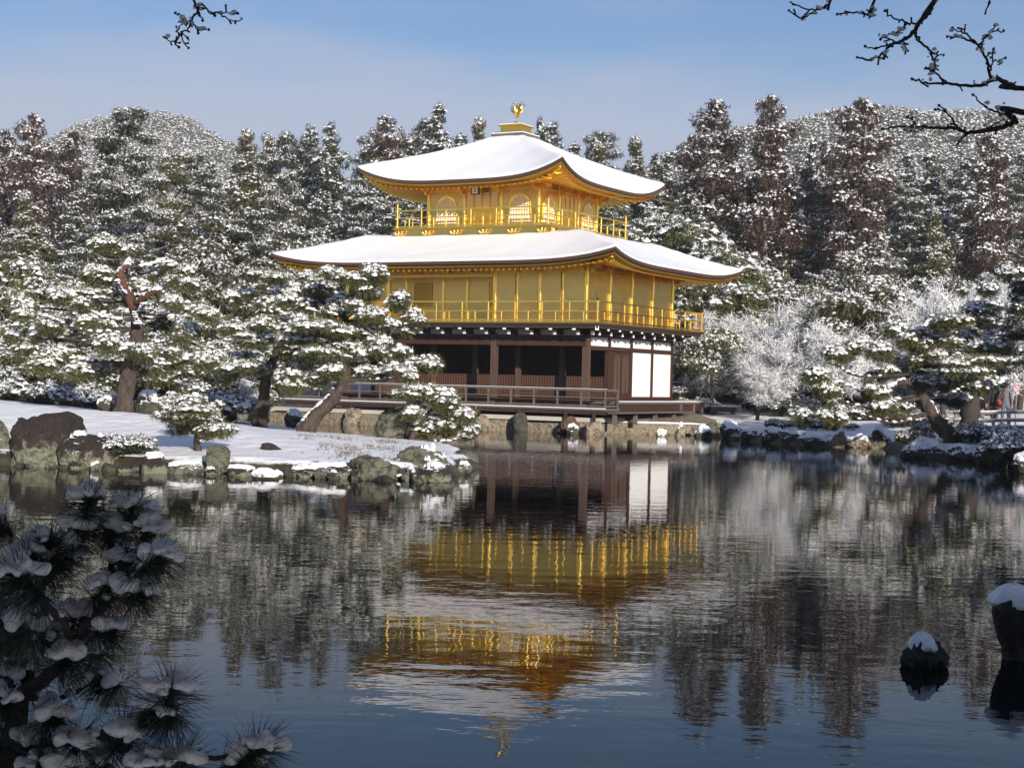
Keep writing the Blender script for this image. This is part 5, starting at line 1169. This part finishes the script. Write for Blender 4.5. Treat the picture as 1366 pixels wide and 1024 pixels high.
SK = mat('skin', (.45, .27, .19), .5); HAIR = mat('hair', (.012, .01, .01), .5)
def cloth(n, c): return mat(n, c, .85, vary=.35, scale=9, col2=tuple(v * 1.5 for v in c), bump=.004, bscale=30)
def person(px, Y, h, rz, coat, legs, label, bag=None, stride=.12, scarf=None):
    p = at(px, 520, Y); e = empty('person', (p[0], Y, gz(p[0], Y)), rz, label, 'person'); s = h / 1.70
    J = [(0, 0, .95, .125), (0, 0, 1.12, .125), (0, 0, 1.32, .15), (0, .0, 1.43, .09), (0, -.01, 1.49, .055), (0, -.02, 1.55, .075), (0, -.02, 1.62, .088), (0, -.015, 1.68, .06)]
    E_ = [(i, i + 1) for i in range(7)]
    def chain(root, pts):
        k = root
        for q in pts: J.append(q); E_.append((k, len(J) - 1)); k = len(J) - 1
        return k
    for sx, st in ((-1, stride), (1, -stride)):
        an = chain(0, [(sx * .09, 0, .90, .10), (sx * .10, -st * .5 - .02, .50, .068), (sx * .10, -st + .02, .09, .045)]); chain(an, [(sx * .11, -st - .06, .04, .045), (sx * .115, -st - .16, .03, .035)])
        ha = chain(3, [(sx * .17, 0, 1.40, .075), (sx * .24, .03 + st * .2, 1.13, .055), (sx * .23, -.06 + st * .4, .90, .042)])
        w = J[ha][:3]
        pal = chain(ha, [(w[0], w[1] - .02, w[2] - .07, .030)])
        for f in range(4): chain(pal, [(w[0] + sx * .004, w[1] - .045 + f * .018, w[2] - .11, .009), (w[0] - sx * .008, w[1] - .045 + f * .018, w[2] - .145 - .006 * (f in (1, 2)), .008)])
        chain(pal, [(w[0] - sx * .015, w[1] - .06, w[2] - .085, .010), (w[0] - sx * .015, w[1] - .07, w[2] - .11, .008)])
    me = bpy.data.meshes.new('body'); me.from_pydata([tuple(c * s for c in j[:3]) for j in J], E_, []); me.update()
    o = bpy.data.objects.new('body', me); COL.objects.link(o); o.modifiers.new('skin', 'SKIN'); m2 = o.modifiers.new('sub', 'SUBSURF'); m2.levels = m2.render_levels = 1
    sv = me.skin_vertices[0].data
    for i, j in enumerate(J): sv[i].radius = (j[3] * s, j[3] * s)
    sv[0].use_root = True
    bpy.context.view_layer.update(); nm = bpy.data.meshes.new_from_object(o.evaluated_get(bpy.context.evaluated_depsgraph_get())); bpy.data.objects.remove(o)
    o = bpy.data.objects.new('body', nm); COL.objects.link(o); o.parent = e
    nm.materials.clear()
    for m_ in (SK, coat, legs, M['ink']): nm.materials.append(m_)
    for f in nm.polygons:
        z = f.center.z / s; x = abs(f.center.x) / s; f.use_smooth = True
        f.material_index = 0 if z > 1.47 or (x > .17 and z < .90 and z > .6) else 1 if (z > .80 or (x > .17 and z > .6)) else 2 if z > .1 else 3
    b = MB(); n = 12                   # hair cap
    rings = [(.098, 1.60, .012), (.102, 1.645, .008), (.085, 1.69, .004), (.04, 1.725, 0)]
    a = np.arange(n) / n * 2 * math.pi; V = np.concatenate([np.c_[r_ * .95 * np.cos(a), oy + r_ * np.sin(a), np.full(n, z) + np.where(np.sin(a) < -.3, .035 if i == 0 else 0, 0)] for i, (r_, z, oy) in enumerate(rings)]) * s
    b.add(V, [(i * n + k, i * n + (k + 1) % n, (i + 1) * n + (k + 1) % n, (i + 1) * n + k) for i in range(3) for k in range(n)] + [tuple(range(3 * n, 4 * n))], 0, True); b.build('hair', HAIR, e)
    fb = MB(); fb.tube([(0, -.098 * s, 1.63 * s), (0, -.122 * s, 1.595 * s), (0, -.10 * s, 1.585 * s)], [.008, .014, .01], 5); fb.build('nose', SK, e)
    for sx in (-1, 1):
        MB().tube([(sx * .032 * s, -.100 * s, 1.635 * s), (sx * .032 * s, -.106 * s, 1.635 * s)], [.011, .008], 6).build('eye', M['ink'], e)
        MB().tube([(sx * .088 * s, -.01 * s, 1.635 * s), (sx * .098 * s, .005 * s, 1.615 * s), (sx * .088 * s, 0, 1.59 * s)], [.012, .014, .01], 5).build('ear', SK, e)
    MB().tube([(-.026 * s, -.096 * s, 1.565 * s), (0, -.104 * s, 1.562 * s), (.026 * s, -.096 * s, 1.565 * s)], .006, 4).build('mouth', redp, e)
    if bag:
        b = MB(); b.tube([(.17 * s, .02, 1.05 * s), (.25 * s, .02, 1.0 * s), (.26 * s, .02, .82 * s), (.2 * s, .02, .78 * s)], [.10, .15, .15, .08], 8); b.tube(smooth_path([(.22 * s, .03, 1.05 * s), (.1 * s, .12 * s, 1.3 * s), (-.08 * s, .06 * s, 1.45 * s), (-.12 * s, -.12 * s, 1.36 * s), (.05 * s, -.16 * s, 1.2 * s), (.22 * s, -.02, 1.05 * s)], 3), .016, 5); b.build('shoulder_bag', bag, e)
    if scarf:
        MB().tube(smooth_path([(-.09 * s, 0, 1.46 * s), (0, -.11 * s, 1.45 * s), (.09 * s, 0, 1.46 * s), (0, .09 * s, 1.47 * s), (-.09 * s, 0, 1.46 * s)], 3), .038, 6).build('scarf', scarf, e)
    return e
BLK = cloth('black_cloth', (.014, .014, .018)); DEN = cloth('denim', (.05, .07, .13)); RED = cloth('red_cloth', (.26, .05, .03)); GRY = cloth('grey_cloth', (.10, .10, .11))  # red_cloth is dulled so the bag carries its shade in the colour
person(1342, 60.5, 1.66, R(150), GRY, DEN, 'person in jeans with an orange red shoulder bag walking behind the rail fence', RED)
person(1326, 61.0, 1.72, R(200), BLK, BLK, 'person all in black standing behind the rail fence beside the one with the red bag')
person(957, 84.5, 1.68, R(20), BLK, BLK, 'person in a dark coat with a red scarf standing by the far path', None, .08, RED)

# ------------------------------------------------------------------ dry grass poking through the snow of the island
g = np.random.default_rng(404); pts = []
for px, py, n in ((462, 600, 50), (520, 590, 60), (470, 607, 60), (440, 597, 40), (420, 612, 40), (500, 598, 50), (530, 600, 30), (450, 585, 30), (400, 606, 30), (130, 560, 40), (145, 563, 40), (195, 600, 14), (310, 618, 30), (410, 583, 30), (560, 603, 40), (345, 600, 20), (540, 610, 30)):
    a = at(px, py, 1.0); Y = 38.0
    for _ in range(12): Y = (CH - gz(a[0] * Y, Y) - .0) / (CH - a[2])
    pts.append(np.c_[a[0] * Y + g.normal(size=n) * .22, Y + g.normal(size=n) * .9, np.zeros(n)])
pts = np.concatenate(pts); pts[:, 2] = height(pts[:, 0], pts[:, 1])
V, Fc = leaves(pts, np.tile([0, 0, 1.0], (len(pts), 1)), g, 3, .10, .014, .6, .1)
tag(mesh('dry_grass', V, Fc, M['dry_grass']), 'scattered brown dry grass tips poking through the island snow', 'grass', kind='stuff')

# ------------------------------------------------------------------ trees at the viewer's path: bare branches overhead
def bare_over(label, trunk, groups, Y, seed, snowp):
    g = np.random.default_rng(seed); e = empty('bare_tree', trunk[0], 0, label, 'tree'); o = np.array(trunk[0], float)
    b = MB(); S_ = smooth_path([np.r_[np.array(p) - o, r_] for p, r_ in trunk[1]], 5); b.tube(S_[:, :3], S_[:, 3], 10); b.build('trunk', M['bark_dark'], e)
    b = MB(); sp, sr = [], []
    for pts, w0, w1, lead in groups:
        P_ = [at(px, py, Y + .25 * math.sin(px * .013 + py * .02)) - o for px, py in pts]
        L_ = [np.array(q) - o for q in lead]; full = L_ + P_
        q = smooth_path(full, 5); n = len(q); nl = len(L_) * 5
        rad = np.concatenate([np.linspace(w0 * 2.4, w0, nl, endpoint=False), np.linspace(w0, w1, n - nl)]) * .5
        q[1:-1] += g.normal(size=(n - 2, 3)) * .0025; b.tube(q, rad, 6)
        for i in range(max(1, nl), n - 1):
            if g.random() < snowp:
                sp.append(q[i] + np.array([0, 0, rad[i] * .7])); sr.append(rad[i])
        for i in range(nl + 2, n, 5):    # buds and short spurs
            d = rdir(1, g)[0] * g.uniform(.012, .03); b.tube([q[i], q[i] + d], [.003, .004], 4)
        b.tube([q[-1], q[-1] + (q[-1] - q[-2]) * .3], [.007, .004], 5)
    b.build('branches', M['bark_dark'], e)
    sp = np.array(sp); jit = np.repeat(sp, 2, 0) + g.normal(size=(len(sp) * 2, 3)) * .008
    V, Fc = domes(jit, np.tile([0, 0, 1.0], (len(jit), 1)), g, .0085, 9, .8, 3); mesh('branch_snow', V, Fc, M['snow'], e, smooth=True)['kind'] = 'stuff'
    return e
z2 = lambda L_: [(1030 + x * .24597, y * .24597) for x, y in L_]
z3 = lambda L_: [(200 + x * .11713, y * .11713) for x, y in L_]
up1 = [(5.6, 4.5, 4.2), (4.3, 5.0, 4.75), (3.0, 5.6, 4.9), (2.2, 6.2, 4.4)]; up2 = [(5.8, 4.4, 2.4), (4.4, 5.0, 2.75), (3.1, 5.5, 2.9)]; up3 = [(5.85, 4.35, 2.1), (4.4, 5.0, 2.45), (3.2, 5.4, 2.65)]
up4 = [(3.0, 5.6, 4.9), (2.0, 6.2, 4.75), (1.4, 6.3, 4.1)]; up5 = [(2.0, 6.2, 4.75), (1.66, 6.3, 4.2)]
RB = [(z2([(890, 0), (860, 50), (825, 95), (780, 150), (760, 185), (700, 225), (650, 240), (600, 285), (525, 322), (462, 312)]), .021, .007, up1),
      (z2([(780, 130), (720, 118), (640, 90), (612, 60)]), .009, .005, []), (z2([(735, 125), (700, 165), (635, 185)]), .008, .005, []), (z2([(660, 228), (610, 205), (588, 214)]), .007, .005, []), (z2([(640, 245), (580, 255), (505, 252)]), .008, .005, []),
      (z2([(770, 180), (800, 220), (850, 270), (870, 310), (885, 355), (875, 385)]), .011, .006, []), (z2([(862, 288), (930, 300)]), .006, .005, []), (z2([(715, 230), (722, 250), (738, 278)]), .007, .005, []), (z2([(600, 285), (606, 318)]), .006, .005, []), (z2([(905, 355), (885, 362), (830, 372)]), .006, .004, []),
      (z2([(1400, 490), (1330, 480), (1250, 440), (1190, 430), (1140, 465), (1050, 465), (960, 455), (850, 450), (760, 430)]), .022, .007, up2),
      (z2([(1185, 425), (1170, 340), (1140, 280), (1105, 235), (1050, 180), (1048, 135)]), .012, .005, []), (z2([(1110, 240), (1020, 205), (950, 200)]), .009, .005, []), (z2([(1135, 275), (1150, 215), (1190, 175), (1255, 168)]), .009, .005, []), (z2([(1190, 178), (1207, 140)]), .006, .005, []), (z2([(1178, 385), (1200, 340), (1265, 315)]), .008, .005, []), (z2([(1198, 335), (1200, 270)]), .006, .005, []), (z2([(1060, 182), (1000, 165), (980, 152)]), .006, .004, []), (z2([(945, 445), (880, 390), (835, 370)]), .009, .005, []),
      (z2([(1420, 620), (1320, 655), (1250, 690), (1160, 710), (1070, 715), (990, 700), (850, 688), (720, 692), (600, 700)]), .027, .006, up3),
      (z2([(1005, 705), (960, 625), (905, 572)]), .010, .005, []), (z2([(945, 602), (885, 595)]), .006, .004, []), (z2([(1325, 648), (1240, 620), (1160, 580), (1090, 515)]), .012, .005, []), (z2([(1070, 715), (1020, 760), (985, 790)]), .012, .006, []), (z2([(790, 690), (760, 650), (735, 635)]), .006, .004, []), (z2([(1150, 708), (1230, 660), (1300, 645)]), .008, .005, []), (z2([(830, 688), (780, 715), (720, 705)]), .006, .004, []),
      (z2([(325, 0), (300, 25), (230, 60), (155, 100), (90, 58)]), .011, .006, up4), (z2([(235, 58), (160, 40), (100, 12)]), .007, .005, []), (z2([(160, 98), (180, 80)]), .005, .004, []),
      (z2([(558, 0), (545, 50), (525, 85), (460, 65), (355, 78)]), .012, .006, up5), (z2([(528, 82), (550, 72)]), .006, .004, []), (z2([(1180, 0), (1178, 16)]), .006, .005, [(2.0, 6.2, 4.75), (1.9, 6.3, 4.0)])]

bare_over('leafless tree reaching snow dotted dark branches into the upper right corner', [(6.0, 4.3, .2), [((6.05, 4.3, -.2), .16), ((5.95, 4.3, 1.5), .13), ((5.8, 4.4, 2.4), .11), ((5.6, 4.5, 4.2), .08), ((5.2, 4.7, 6.3), .05), ((5.0, 4.8, 8.0), .02)]], RB, 6.3, 81, .2)
upL = [(-3.2, 4.4, 4.2), (-2.3, 5.6, 4.6), (-1.6, 6.2, 4.3)]
LB = [(z3([(490, -20), (530, 80), (545, 130), (480, 235), (435, 325), (370, 380), (285, 480), (330, 540)]), .010, .005, upL), (z3([(535, 80), (620, 95), (680, 130), (800, 145), (1000, 155)]), .008, .004, []), (z3([(760, 145), (850, 200), (950, 250), (1045, 215)]), .006, .004, []), (z3([(545, 130), (600, 235)]), .006, .004, []),
      (z3([(480, 235), (380, 240), (340, 170), (290, 150)]), .005, .003, []), (z3([(380, 240), (350, 290), (300, 310)]), .005, .003, []), (z3([(485, 240), (520, 310), (550, 380)]), .007, .004, []), (z3([(525, 300), (670, 340)]), .004, .003, []), (z3([(370, 380), (380, 480), (440, 550)]), .006, .004, []), (z3([(372, 390), (430, 435)]), .005, .004, []), (z3([(280, 482), (200, 450), (190, 420)]), .005, .003, []), (z3([(285, 475), (340, 490)]), .005, .003, []), (z3([(660, 130), (740, 180)]), .004, .003, [])]
bare_over('leafless tree with one thin bare twig hanging into the top left of the sky', [(-3.4, 4.2, .2), [((-3.45, 4.2, -.2), .12), ((-3.4, 4.2, 1.8), .10), ((-3.2, 4.4, 4.2), .07), ((-3.0, 4.5, 6.5), .03)]], LB, 6.3, 82, .12)

# ------------------------------------------------------------------ the pine in the lower left foreground
def near_pine():
    g = np.random.default_rng(333); Y0 = 4.0; b0 = np.array([-1.30, 4.0, .35]); e = empty('pine_tree', b0, 0, 'shaded foreground pine with long needles under thick snow in the lower left corner', 'tree')
    loc = lambda px, py, dy=0: at(px, py, Y0 + dy) - b0
    b = MB(); wood = []
    def br(pts, r0, r1, nm=None):
        q = smooth_path([loc(*p) for p in pts], 5); q[1:] += g.normal(size=(len(q) - 1, 3)) * .003; b.tube(q, np.linspace(r0, r1, len(q)), 8); wood.extend((p, r) for p, r in zip(q, np.linspace(r0, r1, len(q)))); return q
    base = np.array([0, 0, -.3]); q = smooth_path([base, np.array([.02, 0, .3]), loc(8, 1040), loc(19, 985), loc(26, 922)], 5); b.tube(q, np.linspace(.045, .024, len(q)), 10)
    br([(26, 925), (75, 895, -.05), (101, 854, -.1), (127, 820, -.12), (157, 790, -.12), (178, 760, -.1), (196, 705, -.08)], .018, .006)
    br([(26, 922), (2, 902, .1), (-40, 880, .2)], .016, .008); br([(101, 856, -.1), (70, 815, -.2), (40, 780, -.28), (20, 760, -.3)], .011, .005)
    br([(10, 870, .15), (45, 805, .1), (80, 745, .05), (120, 672, 0)], .013, .005); br([(127, 822, -.12), (150, 760, 0), (148, 700, .05), (176, 680, .06)], .010, .005); br([(157, 790, -.12), (185, 765, -.2), (212, 742, -.22)], .008, .004)
    br([(18, 995), (70, 990, -.1), (130, 980, -.15), (180, 962, -.2), (228, 925, -.22)], .014, .006); br([(130, 980, -.15), (200, 1005, -.2), (262, 1012, -.2), (340, 1000, -.22)], .010, .005); br([(26, 930), (80, 930, .1), (128, 905, .15)], .010, .005); br([(19, 985), (-20, 960, -.1)], .010, .006); br([(180, 962, -.2), (172, 985, -.25)], .006, .004); br([(75, 895, -.05), (100, 875, .1), (126, 862, .15)], .008, .004)
    br([(80, 745, .05), (64, 720, 0)], .006, .004)
    b.build('trunk', M['bark_dark'], e)
    tufts = [(120, 664, 0, .8, 1.0), (176, 674, .06, .8, 1.1), (146, 702, .05, .6, 1.0), (196, 704, -.08, .9, 1.1), (64, 722, 0, .7, 1.3), (22, 762, -.3, .6, 1.4), (84, 738, .05, .5, 1.1), (166, 748, 0, .5, 1.1), (212, 741, -.22, .6, 1.0), (150, 780, -.12, .5, 1.1), (112, 816, 0, .4, 1.1), (45, 812, .1, .4, 1.2), (190, 790, -.18, .2, .9),
             (96, 872, -.1, .5, 1.2), (36, 893, .1, .6, 1.3), (126, 860, .15, .2, 1.0), (72, 950, -.1, .2, 1.1), (130, 906, .15, .1, 1.1), (230, 918, -.22, .7, 1.25), (210, 945, -.2, .3, 1.1), (168, 972, -.2, .5, 1.2), (105, 984, -.12, .4, 1.2), (38, 985, -.05, .5, 1.2), (244, 1012, -.2, .6, 1.2), (346, 996, -.22, .7, 1.25), (318, 1014, -.2, .4, 1.1), (-12, 690, .1, .5, 1.2), (-15, 780, 0, .5, 1.3), (-10, 850, .1, .5, 1.3), (-20, 960, 0, .4, 1.3),
             (60, 846, -.05, .1, 1.1), (10, 830, -.2, .2, 1.2), (140, 1015, -.1, .5, 1.2), (196, 1015, -.25, .4, 1.1), (60, 1018, -.15, .5, 1.2), (0, 930, -.15, .4, 1.1), (150, 840, -.1, 0, .9), (108, 700, .02, .5, 1.0), (40, 740, -.05, .5, 1.1)]
    NV, NF, nn = [], [], 0; sp, sr = [], []
    for px, py, dy, up, s in tufts:
        c = loc(px, py, dy); ax = np.array([g.normal() * .35 + .25 * np.sign(px - 60) * (.5 + abs(px - 60) / 200), g.normal() * .4, up]); ax /= np.linalg.norm(ax); n = int(330 * s)
        t = g.random((n, 1)); p0 = c - ax * t * .055 * s; d = ax * (.30 + .6 * (1 - t)) + rdir(n, g) * .72; d[:, 2] -= .46; d /= np.linalg.norm(d, axis=1)[:, None]; L_ = .088 * s * (.75 + .4 * g.random((n, 1)))
        sd = np.cross(d, rdir(n, g)); sd /= np.linalg.norm(sd, axis=1)[:, None]; w = .0008; mid = p0 + d * L_ * .55; mid[:, 2] -= .002; tip = p0 + d * L_; tip[:, 2] -= .010
        V = np.stack([p0 - sd * w, p0 + sd * w, mid + sd * w * .9, mid - sd * w * .9, tip], 1).reshape(-1, 3); i = np.arange(n)[:, None] * 5
        NF.append(np.concatenate([i + [0, 1, 2], i + [0, 2, 3], i + [3, 2, 4]]) + nn); NV.append(V); nn += len(V)
        for k in range(int(16 * s)):
            a = g.random() * 6.28; r_ = math.sqrt(g.random()) * .046 * s; sp.append(c + np.array([math.cos(a) * r_, math.sin(a) * r_, .016 - r_ * .4 + g.random() * .018])); sr.append(1)
    for p, r in wood[::2]:
        if g.random() < .5: sp.append(p + np.array([0, 0, r * .7])); sr.append(.8)
    mesh('needles', np.concatenate(NV), np.concatenate(NF), M['near_needle'], e)
    mb = bpy.data.metaballs.new('branch_snow'); mb.resolution = mb.render_resolution = .0075; mb.threshold = .5
    mo = bpy.data.objects.new('branch_snow', mb); COL.objects.link(mo)
    for p, r in zip(sp, sr):
        el = mb.elements.new(type='ELLIPSOID'); el.co = [float(v) for v in p]; el.radius = float(.038 * r * g.uniform(.55, 1.3)); el.size_x, el.size_y, el.size_z = g.uniform(.55, .9), g.uniform(.5, .8), g.uniform(.45, .65); el.stiffness = 2.2
        el.rotation = Vector((g.normal() * .25, g.normal() * .25, g.uniform(0, 6.28))).to_track_quat('Z', 'Y') if False else __import__('mathutils').Euler((g.normal() * .3, g.normal() * .3, g.uniform(0, 6.28))).to_quaternion()
    bpy.context.view_layer.update(); sm = bpy.data.meshes.new_from_object(mo.evaluated_get(bpy.context.evaluated_depsgraph_get())); bpy.data.objects.remove(mo)
    V = np.empty(len(sm.vertices) * 3, np.float32); sm.vertices.foreach_get('co', V); V = V.reshape(-1, 3)
    V += .0022 * np.sin(V[:, [1, 2, 0]] * 170 + np.sin(V[:, [2, 0, 1]] * 90)); sm.vertices.foreach_set('co', V.ravel()); sm.materials.clear(); sm.materials.append(M['snow'])
    sm.polygons.foreach_set('use_smooth', np.ones(len(sm.polygons), bool)); sm.name = 'branch_snow'; so = bpy.data.objects.new('branch_snow', sm); COL.objects.link(so); so.parent = e; so['kind'] = 'stuff'
near_pine()
# evergreens standing on the viewer's bank behind and beside the camera
for key, x, y, h, fat, lb in [(('cedarG2', 'cedarG1', 'pineT3')[i % 3], -34 + i * 4.6 + (i % 2) * .8, -8.5 - 2.2 * (i % 2), 10 + .35 * (i * 7 % 4), 2.2, 0) for i in range(17)] + [
                                ('round2', -2.4, .6, 10.6, 1.25, 2), ('round1', 2.6, .2, 10.4, 1.25, 2), ('round2', -4.8, 2.6, 11.2, 1.2, 2), ('round2', 7.4, 2.6, 10.6, 1.25, 2), ('round1', .4, -2.6, 10.6, 1.3, 2), ('round3', 16.6, 38, 4.4, 1.0, 1), ('round3', 18.5, 41, 4.8, 1.0, 1), ('round1', 21.5, 44, 5.5, 1, 1)]:
    plant(key, x, y, h, 'tall dark evergreen on the viewer side of the pond' if lb == 0 else 'evergreen roofing the viewer path' if lb == 2 else 'evergreen on the right shore outside the picture', 'evergreens along the viewer side path' if lb == 0 else 'evergreens over the viewer path' if lb == 2 else 'evergreens on the near right shore', fat=fat)

# ------------------------------------------------------------------ the winter air between the garden and the hills
hz = MB(); hz.box(-420, 420, -60, 780, -2.5, 118)
hm = bpy.data.materials.new('air'); hm.use_nodes = True
hm.node_tree.nodes.remove(hm.node_tree.nodes['Principled BSDF'])
pv = hm.node_tree.nodes.new('ShaderNodeVolumePrincipled'); pv.inputs['Density'].default_value = .00032; pv.inputs['Color'].default_value = (.93, .95, 1, 1); pv.inputs['Anisotropy'].default_value = .0
hm.node_tree.links.new(pv.outputs[0], hm.node_tree.nodes['Material Output'].inputs['Volume'])
tag(hz.build('haze', hm), 'thin pale winter haze in front of the far hills', 'haze', kind='stuff')
